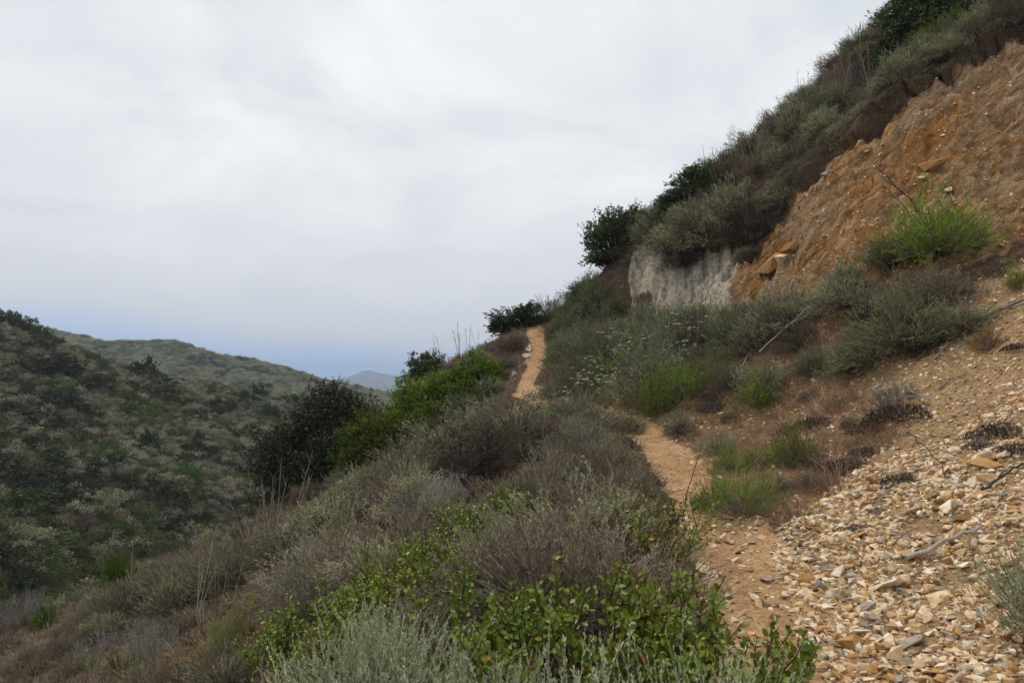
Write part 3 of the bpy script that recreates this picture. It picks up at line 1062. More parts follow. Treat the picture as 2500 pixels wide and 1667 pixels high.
class Kind:
    """variants of one kind of plant; joined mesh for small copies, split parts for near ones"""

    def __init__(s, name, makers, leaf_mat, size):
        s.name, s.size = name, size
        s.joined, s.leaf, s.stem = [], [], []
        mats = [leaf_mat, M_TWIG, M_FLOWER]
        for f in makers:
            lv, st = f()
            s.joined.append(build_mesh(name, lv + st, mats))
            s.leaf.append(lv)
            s.stem.append(st)
        s.mats = mats
        s.pl, s.ps = {}, {}

    def put(s, p, rz, sc, label, cat, group=None, var=None, tilt=None, parts=False, name=None):
        v = int(rng.integers(len(s.joined))) if var is None else var % len(s.joined)
        nm = name or s.name
        if parts and s.stem[v]:
            if v not in s.pl:
                s.pl[v] = build_mesh('foliage', s.leaf[v], s.mats)
                s.ps[v] = build_mesh('stem', s.stem[v], s.mats)
            o = bpy.data.objects.new(nm, None)
            o.empty_display_size = 0.1
            COL.objects.link(o)
            for nn, mm in (('foliage', s.pl[v]), ('stem', s.ps[v])):
                c = bpy.data.objects.new(nn, mm)
                COL.objects.link(c)
                c.parent = o
        else:
            o = bpy.data.objects.new(nm, s.joined[v])
            COL.objects.link(o)
        q = Matrix.Identity(4)
        if tilt is not None:
            q = Vector((0, 0, 1)).rotation_difference(Vector(tilt)).to_matrix().to_4x4()
        sc = (sc, sc, sc) if np.isscalar(sc) else sc
        o.matrix_world = Matrix.Translation(Vector(p)) @ q @ Matrix.Rotation(rz, 4, 'Z') @ Matrix.Diagonal((*sc, 1))
        tag(o, label, cat, group)
        return o


BROWN = (0.15, 0.115, 0.09)


def sage_mound(seed, clumps=86, sprigs=11, nl=14, L=0.03, Wl=0.0075, c0=(0.28, 0.30, 0.155), c1=(0.47, 0.48, 0.285), spread=0.15, H=0.66, W=1.0, dead=0.15, upb=0.55, fill=0.74, stemc=(0.17, 0.14, 0.11), cdead=(0.19, 0.145, 0.11)):
    """soft cushion of feathery sprays over a hollow frame of dead brown twigs"""
    lv, st = bush_parts(seed, W=W, H=H, clumps=clumps, sprigs=sprigs, nl=nl, L=L, Wl=Wl, c0=c0, c1=c1, spread=spread, fill=fill, upb=upb, yel=0.03, cy=(0.34, 0.30, 0.12), dead=dead, ldir=0.95, sc=stemc)
    # the dead underside: fine brown twigs
    g = np.random.default_rng(seed + 5000)
    n = 1500
    a = g.random(n) * 2 * math.pi
    r = np.sqrt(g.random(n)) * W * 0.47
    B = np.stack([r * np.cos(a), r * np.sin(a), H * 0.42 * g.random(n)], 1)
    d = unit(np.stack([np.cos(a) * 0.8, np.sin(a) * 0.8, np.full(n, 0.5)], 1) + g.normal(size=(n, 3)) * 0.55)
    st.append(blades(B, d, H * g.uniform(0.1, 0.3, n), 0.0045, g, tint_of(g, n, np.array(cdead) * 0.7, np.array(cdead) * 1.3), 1))
    return lv, st


K_SAGE = Kind('sage_bush', [lambda i=i: sage_mound(100 + i, clumps=80 + 6 * i) for i in range(4)], M_LEAF, (1.15, 0.78))
K_SAGEG = Kind('sage_bush', [lambda i=i: sage_mound(120 + i, c0=(0.18, 0.235, 0.10), c1=(0.32, 0.375, 0.19), dead=0.08, spread=0.18, upb=0.8) for i in range(3)], M_LEAF, (1.15, 0.8))
K_SAGEF = Kind('sage_bush', [lambda i=i: sage_mound(140 + i, clumps=100, sprigs=14, nl=44, L=0.022, Wl=0.0048, c0=(0.31, 0.36, 0.215), c1=(0.48, 0.52, 0.34), spread=0.26, upb=1.5, dead=0.05, H=0.62, fill=0.5, stemc=(0.24, 0.25, 0.15)) for i in range(2)], M_LEAF, (1.1, 0.8))
K_DRY = Kind('dry_shrub', [lambda i=i: sage_mound(200 + i, clumps=70, sprigs=13, nl=11, L=0.036, Wl=0.0052, c0=(0.20, 0.152, 0.108), c1=(0.36, 0.29, 0.205), H=0.52, dead=0.1, upb=0.5, spread=0.19, fill=0.6) for i in range(4)], M_TWIG, (1.15, 0.64))
K_DEAD_SHADE = Kind('dry_shrub', [lambda i=i: sage_mound(220 + i, clumps=60, sprigs=12, nl=10, L=0.04, Wl=0.005, c0=(0.055, 0.04, 0.03), c1=(0.12, 0.088, 0.062), H=0.55, dead=0.1, upb=0.4, spread=0.2, fill=0.5, cdead=(0.09, 0.07, 0.06), stemc=(0.06, 0.045, 0.038)) for i in range(2)], M_TWIG, (1.15, 0.64))  # dark dry brush; in the hollow its colour stands in for shade under sage
K_GREY = Kind('dry_shrub', [lambda i=i: twig_parts(230 + i, c0=(0.21, 0.185, 0.17), c1=(0.36, 0.33, 0.305), bits=500, n1=8, n2=4, w=0.0045) for i in range(2)], M_LEAF, (0.95, 0.5))
K_DARK = Kind('dark_bush', [lambda i=i: bush_parts(300 + i, clumps=130, sprigs=11, nl=10, L=0.05, Wl=0.025, c0=(0.03, 0.056, 0.014), c1=(0.078, 0.118, 0.03), spread=0.13, fill=0.6) for i in range(3)], M_GLOSS, (1.1, 1.0))
K_GREEN = Kind('green_bush', [lambda i=i: bush_parts(330 + i, clumps=120, sprigs=11, nl=10, L=0.038, Wl=0.021, c0=(0.085, 0.14, 0.012), c1=(0.18, 0.245, 0.028), H=0.75, spread=0.15, fill=0.6) for i in range(3)], M_LEAF, (1.1, 0.85))
K_FENNEL = Kind('fennel_plant', [lambda i=i: sage_mound(360 + i, clumps=50, sprigs=10, nl=24, L=0.045, Wl=0.0048, c0=(0.17, 0.27, 0.014), c1=(0.31, 0.41, 0.03), H=0.6, dead=0.05, upb=0.8, spread=0.26, fill=0.4) for i in range(3)], M_LEAF, (1.15, 0.74))
K_GOLD = Kind('golden_shrub', [lambda i=i: sage_mound(380 + i, clumps=60, sprigs=9, nl=14, L=0.03, Wl=0.006, c0=(0.32, 0.21, 0.025), c1=(0.48, 0.33, 0.05), H=0.6, dead=0.2, spread=0.14) for i in range(2)], M_LEAF, (1.0, 0.66))
K_GRASS = Kind('grass_tuft', [lambda i=i: grass_parts(400 + i, n=110, c0=(0.30, 0.20, 0.12), c1=(0.50, 0.38, 0.25)) for i in range(3)], M_LEAF, (0.4, 0.28))
K_GGRASS = Kind('grass_tuft', [lambda i=i: grass_parts(420 + i, n=130, H=0.42, tilt=0.9, c0=(0.09, 0.15, 0.02), c1=(0.2, 0.26, 0.06), W=0.007) for i in range(2)], M_LEAF, (0.5, 0.4))
K_BLACK = Kind('dead_succulent', [lambda i=i: clump_parts(440 + i) for i in range(3)], M_TWIG, (0.58, 0.2))
K_FLOWER = Kind('buckwheat_plant', [lambda i=i: flower_parts(460 + i, n=16) for i in range(3)], M_LEAF, (0.8, 0.6))
K_STALKP = Kind('dry_stalk', [lambda i=i: stalk_parts(490 + i, n=4 + i % 3, c=(0.40, 0.34, 0.27), thick=0.0042, side=4) for i in range(4)], M_TWIG, (0.5, 1.0))
K_STALK = Kind('dry_stalk', [lambda i=i: stalk_parts(480 + i, n=2 + i % 3) for i in range(5)], M_TWIG, (0.5, 1.0))


def ground_tilt(p, k=0.4):
    n = ndir(p[0], p[1])
    n = n / np.linalg.norm(n)
    return tuple(np.array((0, 0, 1)) * (1 - k) + n * k)



class Labels:
    """names each member of a crowd by the landmark nearest to it in view, the side it stands on and its rank there"""
    ORD = [''] + [w + ' ' for w in ('second third fourth fifth sixth seventh eighth ninth tenth eleventh twelfth thirteenth fourteenth fifteenth sixteenth seventeenth eighteenth nineteenth twentieth twenty-first twenty-second twenty-third twenty-fourth').split()]

    def __init__(s, marks):
        s.marks, s.rows = marks, {}

    def add(s, o, desc):
        u, v, d = project(np.array(o.matrix_world.translation))
        best = min(s.marks, key=lambda m: math.hypot(u[0] - m[1], 1.3 * (v[0] - m[2])))
        du, dv = u[0] - best[1], v[0] - best[2]
        side = ('right of' if du > 0 else 'left of') if abs(du) > abs(dv) else ('below' if dv > 0 else 'above')
        s.rows.setdefault((desc, best[0], side), []).append((math.hypot(du, dv), o))

    def write(s):
        for (desc, mark, side), rows in s.rows.items():
            rows.sort(key=lambda r: r[0])
            for j, (_, o) in enumerate(rows):
                o['label'] = '%s %s %s' % (desc, side, mark) + (', %snearest' % s.ORD[min(j, 23)] if len(rows) > 1 else '')


MARKS = [('the lone dark tree', 745, 1100), ('the trail crest bush', 1270, 760), ('the tall skyline bush', 1500, 640), ('the pale rock face', 1660, 670), ('the ridge-top bush', 2240, 40), ('the turf lip', 2020, 400), ('the dark lip shrub', 1830, 540), ('the high ridge stalks', 1930, 260), ('the skyline twiggy bush', 2085, 130),
         ('the middle ridge bush', 1690, 440), ('the bank fennel', 2270, 560), ('the bright yellow-green fennel', 1675, 930), ('the ochre hollow', 1780, 1000), ('the trail-side fennel', 1815, 1200), ('the long sage', 1920, 750), ('the white flowers', 1560, 900), ('the trail bend', 1590, 1040),
         ('the pale sage mound', 1230, 1010), ('the green thicket', 1010, 990), ('the dark hollow', 1250, 1110), ('the leaning stump', 1160, 1205), ('the bare soil', 950, 1310), ('the big-leaved bush', 1500, 1430), ('the orange-leaved bush', 1500, 1290), ('the bright fern', 565, 1550),
         ('the upright yellow-green bush', 288, 1400), ('the pale stalks', 660, 1290), ('the bottom grass tuft', 330, 1620), ('the grey corner shrub', 45, 1510), ('the small-leaved bush', 850, 1560), ('the bent twig', 1010, 1440), ('the lower-slope stone', 665, 1445), ('the golden cushion', 2420, 830), ('the upper trail', 1300, 860)]
PLANT_LABELS = Labels(MARKS)


occupied = []


def hero(kind, u, v, w, h, label, cat, group=None, Y=None, var=None, tk=0.35, parts=True, name=None, rz=None, sink=0.02, excl=True, occ=0.33):
    """a plant whose base is seen at (u, v) and which measures w x h pixels of the photograph"""
    p = hit(u, v, Y)
    dep = project(p)[2][0]
    ws, hs = w / F * dep, h / F * dep
    sc = (ws / kind.size[0], ws / kind.size[0], hs / kind.size[1])
    p[2] -= sink
    o = kind.put(p, rng.random() * 6.28 if rz is None else rz, sc, label, cat, group, var, ground_tilt(p, tk), parts, name)
    if excl:
        occupied.append((p[0], p[1], ws * occ))
    return o


# ------------------------------------------------------------------ the lone dark tree and the bushes on the skyline
def limb(g, p0, p1, r0, r1, n=5, wob=0.06):
    P = [np.array(p0) + (np.array(p1) - np.array(p0)) * t + g.normal(size=3) * wob * np.linalg.norm(np.array(p1) - np.array(p0)) * math.sin(math.pi * t) for t in np.linspace(0, 1, n)]
    return P, [r0 + (r1 - r0) * t for t in np.linspace(0, 1, n)]


def tree(p, W, H, label, seed, c0, c1, lean=0.0):
    g = np.random.default_rng(seed)
    o = bpy.data.objects.new('evergreen_tree', None)
    COL.objects.link(o)
    o.location = p
    bark = np.array((0.05, 0.038, 0.03))
    ch = []
    for k in range(4):
        a = k * 1.6 + g.random()
        e = np.array((math.cos(a) * W * 0.2 + lean * H * 0.5, math.sin(a) * W * 0.2, H * g.uniform(0.45, 0.62)))
        P, r = limb(g, (0.06 * math.cos(a), 0.06 * math.sin(a), -0.15), e, 0.09, 0.045)
        ch += tube(P, r, 7, 0, bark)
        for j in range(5):
            a2 = a + g.normal() * 0.8
            e2 = e + np.array((math.cos(a2) * W * 0.25, math.sin(a2) * W * 0.25, H * g.uniform(-0.1, 0.3)))
            P2, r2 = limb(g, P[2 + j % 3], e2, 0.035, 0.01, 4)
            ch += tube(P2, r2, 5, 0, bark)
    t = bpy.data.objects.new('trunk', build_mesh('trunk', ch, [M_TWIG], smooth=True))
    # crown: leafy boughs through an egg-shaped, uneven volume, denser low down
    n = 480
    q = unit(g.normal(size=(n, 3)))
    rad = 0.35 + 0.65 * g.random(n) ** 0.6
    zc = q[:, 2] * rad
    zc = np.where(zc < 0, zc * 1.05, zc)
    C = np.stack([q[:, 0] * rad * W * 0.50 * (1 - 0.04 * zc) + lean * H * (0.45 + 0.9 * zc), q[:, 1] * rad * W * 0.46, H * (0.52 + 0.43 * zc)], 1)
    C += 0.13 * W * np.stack([np.sin(C[:, 2] * 3.1 + seed), np.cos(C[:, 2] * 2.7), np.sin(C[:, 0] * 3.3 + 1)], 1) * 0.6
    spr = 15
    ck = np.repeat(np.arange(n), spr)
    B = C[ck] + g.normal(size=(n * spr, 3)) * np.array((0.16, 0.16, 0.11)) * (W / 3.4)
    d = unit(q[ck] * 0.9 + np.array((0, 0, 0.5)) + g.normal(size=B.shape) * 0.5)
    sl = g.uniform(0.10, 0.26, len(B))
    nl = 9
    k = np.repeat(np.arange(len(B)), nl)
    A = B[k] + d[k] * (sl[k] * g.random(len(k)))[:, None]
    s, _ = perp(d[k], g)
    ld = unit(d[k] * 0.5 + s)
    tn = tint_of(g, n, c0, c1, 0.18)[ck][k] * g.uniform(0.75, 1.3, (len(k), 1))
    lv = [diamonds(A, ld, 0.062 * g.uniform(0.7, 1.3, len(k)), 0.03, g, tn, 0), segs(B, B + d * sl[:, None], 0.005, 0.002, g, bark, 1)]
    c = bpy.data.objects.new('crown', build_mesh('crown', lv, [M_GLOSS, M_TWIG]))
    for x in (t, c):
        COL.objects.link(x)
        x.parent = o
    tag(o, label, 'tree')
    return o


pt = hit(758, 1290, 17.4)
pt[2] -= 0.2
tree(pt, 285 / F * 17.8, 362 / F * 17.8, 'lone dark evergreen tree standing on the slope at the valley edge', 5, (0.011, 0.019, 0.005), (0.032, 0.045, 0.011), lean=0.10)
occupied.append((pt[0], pt[1], 1.0))

D = 'bush'
hero(K_DARK, 1272, 790, 150, 72, 'rounded green bush on the crest beside the top of the trail', D, Y=23.5)
hero(K_DARK, 1500, 715, 135, 135, 'tall dark evergreen bush beside the pale rock face on the skyline', D, Y=22.3, tk=0)
hero(K_DARK, 1548, 625, 95, 70, 'dark bush above the pale rock face', D, Y=22.4, tk=0.1)
hero(K_GREEN, 1440, 792, 110, 60, 'low green bush below the tall dark evergreen bush', D, Y=22.6)
hero(K_GREEN, 1395, 808, 70, 36, 'smallest low green bush just right of the trail crest', D, Y=23)
hero(K_DARK, 1700, 478, 120, 80, 'dark bush on the ridge, middle of the skyline slope', D, Y=20, tk=0.1)
hero(K_DARK, 1640, 520, 100, 66, 'dark bush on the ridge, lower neighbour of the middle one', D, Y=20.8, tk=0.1)
hero(K_DARK, 2255, 60, 190, 150, 'large dark bush at the top of the ridge, cut off by the picture edge', D, Y=16.8, tk=0.0)
hero(K_GREEN, 2300, 95, 130, 75, 'leafy green bush under the large dark bush at the ridge top', D, Y=15.8, tk=0.1)
hero(K_GREY, 2085, 150, 75, 60, 'open twiggy bush on the skyline below the large dark bush', D, Y=17.4, tk=0.1)
hero(K_DARK, 2175, 95, 110, 75, 'dull green bush left of the large dark bush on the ridge', D, Y=17.0, tk=0.1)
hero(K_DARK, 1040, 950, 100, 82, 'dark green bush behind the green thicket, against the far mountain', D, Y=20.6, tk=0.1)
hero(K_DARK, 912, 1010, 62, 48, 'small round bush between the dark tree and the green thicket', D, Y=22, tk=0.1)
for i, (u, v, w, h, ph) in enumerate([
        (1150, 962, 130, 72, 'uppermost, beside the trail'), (1075, 985, 140, 82, 'second from the top'), (1010, 1035, 150, 100, 'in the thicket centre'), (940, 1085, 140, 100, 'below the thicket centre'),
        (1095, 1020, 110, 70, 'against the sage'), (880, 1130, 110, 88, 'lowest, by the dark tree'), (980, 1110, 110, 76, 'at its foot by the sage'), (1190, 935, 80, 46, 'small one nearest the trail')]):
    hero(K_GREEN, u, v + 20, w * 1.3, h * 1.45, 'bright green bush of the thicket left of the trail, ' + ph, D, 'green thicket left of the trail', Y=15.9 + 0.35 * (i % 3) + (1.5 if v < 1000 else 0), tk=0.1)
hero(K_GREEN, 288, 1438, 100, 135, 'upright yellow-green bush at the lower edge of the near slope', D, Y=12.6, tk=0.0)
hero(K_GREEN, 1150, 1310, 120, 75, 'green bush left of the yellowish feathery sage', D, tk=0.2)
hero(K_GREEN, 1235, 1345, 110, 70, 'small green bush between the yellowish and the grey sage', D, tk=0.2)
hero(K_GREEN, 1060, 1345, 100, 60, 'low green bush right of the bare soil', D, tk=0.2)
hero(K_GREEN, 95, 1490, 70, 42, 'small round green bush near the picture corner below the valley', D, Y=12.2)
hero(K_GREEN, 110, 1530, 60, 56, 'dark green bush among dry twigs on the lowest slope', D, Y=11.5)
hero(K_GREY, 45, 1535, 130, 80, 'pale grey leafless shrub at the picture edge on the lowest slope', 'shrub', Y=11.8)

# ------------------------------------------------------------------ ferny and flowering plants around the trail
FP = 'fennel plant'
hero(K_FENNEL, 2290, 622, 230, 150, 'large green fennel clump growing out of the orange cut bank', FP, tk=0.2)
hero(K_DRY, 2190, 650, 170, 90, 'dark dead twigs at the foot of the bank fennel clump', 'shrub', tk=0.3)
hero(K_FENNEL, 2200, 640, 150, 110, 'thin wiry fennel stems left of the bank fennel clump', FP, tk=0.3)
hero(K_FENNEL, 1675, 975, 150, 105, 'bright yellow-green fennel clump on the slope above the trail bend', FP)
hero(K_FENNEL, 1740, 940, 130, 90, 'olive fennel clump touching the bright yellow-green one', FP)
hero(K_FENNEL, 1600, 1010, 120, 110, 'dull green feathery clump below the white flowers', FP)
hero(K_FENNEL, 1815, 1262, 190, 130, 'green fennel clump spilling over the right side of the trail', FP)
hero(K_FENNEL, 1740, 1235, 110, 80, 'low green fennel tuft at the trail edge beside the spilling clump', FP)
hero(K_FENNEL, 1950, 1128, 120, 110, 'upright green fennel clump between the black dead mats', FP)
hero(K_FENNEL, 1860, 1135, 140, 52, 'low spreading green fennel left of the upright clump', FP)
hero(K_FENNEL, 1770, 1145, 70, 60, 'small green fennel sprig on the slope beside the trail', FP)
hero(K_FENNEL, 2185, 828, 120, 80, 'bright green fennel clump below the cut bank', FP)
hero(K_FENNEL, 2120, 845, 80, 60, 'small green fennel left of the one below the cut bank', FP)
hero(K_FENNEL, 1850, 985, 110, 70, 'yellow-green low clump on the edge of the ochre hollow', FP)
hero(K_FENNEL, 1800, 815, 120, 45, 'bright green low growth at the foot of the ochre crevice', FP)
hero(K_FENNEL, 1475, 935, 100, 70, 'green leafy patch under the white flowers nearest the trail', FP)
hero(K_FENNEL, 1560, 830, 120, 60, 'green leafy patch under the white flowers below the pale rock', FP)
hero(K_FENNEL, 565, 1590, 105, 110, 'bright green fern-like plant on the lower slope', FP)
hero(K_FENNEL, 640, 1490, 80, 50, 'small yellow-green ferny plant above the bright one', FP)
hero(K_FENNEL, 940, 1345, 40, 46, 'small green sprig beside the bare soil on the slope', FP)
hero(K_FENNEL, 2490, 700, 60, 60, 'green sprig at the picture edge on the cut bank foot', FP)
hero(K_FENNEL, 2360, 720, 40, 30, 'tiny green sprig on the gravel below the bank', FP)
hero(K_GOLD, 2420, 850, 80, 62, 'round golden-brown cushion shrub on the gravel slope', 'shrub', tk=0.2)
hero(K_GOLD, 2060, 985, 70, 38, 'small yellow tuft among the dry grass above the scree', 'shrub')
hero(K_GOLD, 2330, 540, 40, 30, 'yellowing tips behind the bank fennel clump', 'shrub', parts=False)
hero(K_GOLD, 1720, 985, 90, 26, 'yellow fringe under the bright fennel clump', 'shrub')
for i, (u, v, w, h) in enumerate([(510, 1600, 90, 45), (655, 1575, 130, 50), (440, 1650, 130, 45), (600, 1640, 130, 50), (720, 1540, 110, 45)]):
    PLANT_LABELS.add(hero(K_GOLD, u, v, w, h, 'low orange-brown plant', 'shrub', 'orange-brown plants on the lower slope', parts=False), 'low orange-brown plant')
hero(K_GGRASS, 330, 1665, 140, 125, 'green grass tuft at the bottom of the near slope', 'grass tuft')
hero(K_GGRASS, 235, 1625, 80, 45, 'smaller green grass tuft above the bottom one', 'grass tuft')
hero(K_GGRASS, 190, 1590, 60, 40, 'green grass tuft among twigs near the valley edge', 'grass tuft')
ORD_ = ('first', 'second', 'third', 'fourth', 'fifth', 'sixth', 'seventh', 'eighth', 'ninth', 'tenth', 'eleventh', 'twelfth', 'thirteenth', 'fourteenth', 'fifteenth', 'sixteenth', 'seventeenth', 'eighteenth', 'nineteenth', 'twentieth')
FLW = [(1420, 1000), (1450, 975), (1490, 990), (1530, 965), (1580, 960), (1555, 900), (1600, 880), (1640, 860), (1680, 860), (1720, 850), (1500, 880), (1660, 905), (1440, 940), (1620, 935), (1590, 820), (1690, 810)]
for i, (u, v) in enumerate(FLW):
    hero(K_FLOWER, u, v, 95, 80, 'white-flowered buckwheat plant right of the trail, %s from the trail side' % ORD_[sorted(range(16), key=lambda q: FLW[q][0]).index(i)], 'flowering plant', 'white-flowered buckwheat right of the trail', excl=False, parts=False)
hero(K_FLOWER, 1920, 392, 60, 40, 'white-flowered buckwheat on the turf above the cut bank', 'flowering plant', Y=17.3, excl=False)

# big grey-green sage clumps one can pick out
SB = 'sagebrush'
for (u, v, w, h, lb) in [
        (1920, 800, 190, 110, 'long grey-green sage bush below the orange bank'), (1850, 850, 150, 90, 'grey-green sage bush left of the long one below the bank'), (2060, 745, 150, 80, 'sage bush at the foot of the orange bank'),
        (2090, 905, 120, 90, 'bluish sage bush above the scree beside dry grass'), (1990, 905, 110, 60, 'dull sage bush left of the bluish one'),
        (1870, 960, 110, 85, 'sage bush over the ochre hollow'), (1760, 1110, 80, 60, 'small sage bush on the bank edge right of the trail'), (1660, 1060, 80, 56, 'little round sage bush at the trail bend'),
        (1440, 1120, 150, 95, 'blue-green feathery sage bush on the left verge of the trail'), (1490, 1150, 130, 72, 'green-brown sage bush overhanging the trail'), (1380, 1040, 130, 75, 'tan sage bush on the trail verge'), (1465, 1046, 140, 62, 'sage bush half hiding the trail in the dip'), (1405, 1018, 130, 60, 'sage bush growing over the dipping trail'), (1540, 1050, 80, 40, 'small sage bush at the inner side of the trail bend'),
        (1640, 610, 120, 70, 'sage bush on the brink of the pale rock face'), (1735, 600, 130, 80, 'sage bush between the pale rock and the orange bank'), (1700, 560, 130, 75, 'sage bush on the turf above the pale rock'), (1600, 575, 110, 65, 'sage bush beside the dark bush above the pale rock'), (1790, 520, 130, 75, 'sage bush above the dark lip shrub'),
        (1260, 1075, 260, 120, 'big pale sage mound left of the trail'), (1120, 1095, 210, 115, 'silvery sage bush on the mound above the green thicket'), (1000, 1160, 190, 120, 'sage bush halfway down the mound'), (880, 1210, 180, 110, 'sage bush low on the mound beside the dark tree'),
        (1330, 1250, 190, 140, 'yellowish feathery sage bush in front of the dark hollow'), (1300, 1370, 200, 135, 'feathery sage bush behind the leafy green bush'), (1210, 1420, 150, 150, 'grey sage bush left of the leafy green bush'),
        (1070, 1262, 140, 100, 'sage bush above the bare soil'), (800, 1330, 190, 130, 'sage bush on the lower slope'), (780, 1400, 140, 95, 'sage bush hanging over bare soil on the lower slope'), (700, 1380, 160, 110, 'sage bush among dry stalks'),
        (1600, 800, 150, 60, 'sage bush at the left foot of the pale rock face'), (1780, 790, 120, 60, 'sage bush at the right foot of the pale rock face'), (1660, 795, 120, 50, 'low sage bush at the middle foot of the pale rock'),
        (1590, 960, 190, 130, 'sage bush in the middle of the white flowers'), (1450, 900, 170, 100, 'sage bush right of the upper trail'), (1400, 960, 150, 80, 'sage bush where the trail dips out of sight'), (1700, 800, 170, 70, 'sage bush below the pale rock face')]:
    hero(K_SAGEG if any(k in lb for k in ('blue', 'bluish', 'white flowers', 'right of the upper', 'dips', 'below the pale')) else K_SAGE, u, v + (28 if u < 1250 and v < 1300 else 0), w * (1.2 if u < 1400 else 1.1), h * (1.12 if u < 1400 else 1.15), lb, SB, occ=0.46)
for (u, v, w, h, lb) in [
        (1170, 1150, 230, 130, 'dark brown dead shrub in the hollow left of the trail'), (1320, 1110, 180, 100, 'dark twiggy shrub inside the hollow under the pale sage mound'), (1010, 1250, 190, 120, 'brown dead shrub under the mound'),
        (1480, 1260, 200, 150, 'purple-brown dead shrub beside the trail'), (1390, 1330, 190, 130, 'brown twiggy shrub behind the leafy green bush'), (1560, 1230, 130, 110, 'brown shrub on the left edge of the trail'), (1240, 1480, 130, 120, 'purple-brown twigs at the leafy bush edge'),
        (890, 1262, 140, 70, 'brown shrub over the bare soil'), (1830, 590, 170, 110, 'dark shrub hanging over the orange bank lip'), (1672, 648, 120, 70, 'dark shrub hanging over the pale rock face'),
        (2140, 780, 130, 60, 'dark dry brush between bank foot and gravel'), (2260, 850, 130, 70, 'blackish dry brush on the gravel slope'), (1900, 1200, 130, 80, 'reddish-brown dead shrub behind the trail-side fennel'), (1980, 1190, 140, 80, 'brown dry brush above the scree')]:
    hero(K_DEAD_SHADE if 'dark' in lb or 'blackish' in lb else K_DRY, u, v, w * (0.8 if v > 1150 and u > 1850 else 1), h * (0.6 if v > 1150 and u > 1850 else 1), lb, 'shrub')
for (u, v, w, h, lb) in [(1400, 1130, 170, 100, 'grey leafless twigs in the dark hollow'), (1090, 1240, 130, 90, 'pale grey leafless twigs under the mound'), (2190, 985, 110, 60, 'grey dead branches fanned over a black mat'), (800, 1480, 120, 90, 'grey leafless shrub on the lower slope'), (960, 1620, 190, 130, 'grey-brown dry shrub at the bottom of the slope')]:
    hero(K_GREY, u, v, w, h, lb, 'shrub')
for i, (u, v, w) in enumerate([(2190, 1020, 150), (2130, 1050, 110), (1990, 1040, 110), (2060, 1150, 130), (2000, 1130, 90), (2200, 1180, 110), (2110, 1110, 90), (1920, 1060, 70), (2440, 1060, 130), (2400, 1090, 90), (2480, 1100, 100), (2100, 1290, 70), (2400, 830, 60), (2480, 850, 60),
                               (1790, 930, 90), (1740, 1000, 80), (1500, 1160, 90), (2230, 790, 80), (1740, 975, 80), (2270, 860, 80)]):
    PLANT_LABELS.add(hero(K_BLACK, u, v, w, w * 0.4, 'blackened dead succulent mat', 'dead plant', 'blackened dead mats on the scree and slope', excl=False, parts=False), 'blackened dead succulent mat')

# near clumps at the bottom of the picture, around the walker's feet
for (x, y, s, lb) in [(0.40, 2.2, (1.05, 0.9, 0.86), 'large silvery sage bush in the immediate foreground, in front of the leafy bush'), (-0.06, 2.4, (0.9, 0.85, 0.78), 'silvery sage bush with tall shoots, left half of the foreground clump'),
                      (0.70, 2.4, (0.6, 0.6, 0.72), 'small silvery sage at the right end of the foreground clump'), (-0.66, 3.05, (0.8, 0.8, 0.62), 'grey sage bush at the bottom edge under small green leaves'),
                      (2.72, 3.3, (0.6, 0.6, 0.7), 'sage bush at the right picture edge over the scree'), (2.85, 2.9, (0.5, 0.5, 0.5), 'sage bush at the bottom right corner on the scree')]:
    K_SAGEF.put((x, y, zq(x, y) - 0.03), rng.random() * 6, s, lb, SB, None, None, ground_tilt((x, y), 0.2), True)
    occupied.append((x, y, 0.4))


# ------------------------------------------------------------------ leafy lemonade-berry bushes in front: big leaves one by one
LEAFCOL = [((0.11, 0.185, 0.010), 0.37), ((0.155, 0.23, 0.014), 0.37), ((0.205, 0.255, 0.018), 0.14), ((0.065, 0.12, 0.010), 0.10), ((0.34, 0.26, 0.02), 0.012), ((0.33, 0.12, 0.02), 0.008)]
LEAFMESH = []
_g = np.random.default_rng(77)
for c, _w in LEAFCOL:
    LEAFMESH.append(build_mesh('leaf', ovals(np.zeros((1, 3)), np.array([[0, 1.0, 0]]), 1.0, 0.72, _g, np.array([c]), 0, up=np.array([[0, 0, 1.0]])), [M_GLOSS], smooth=True))


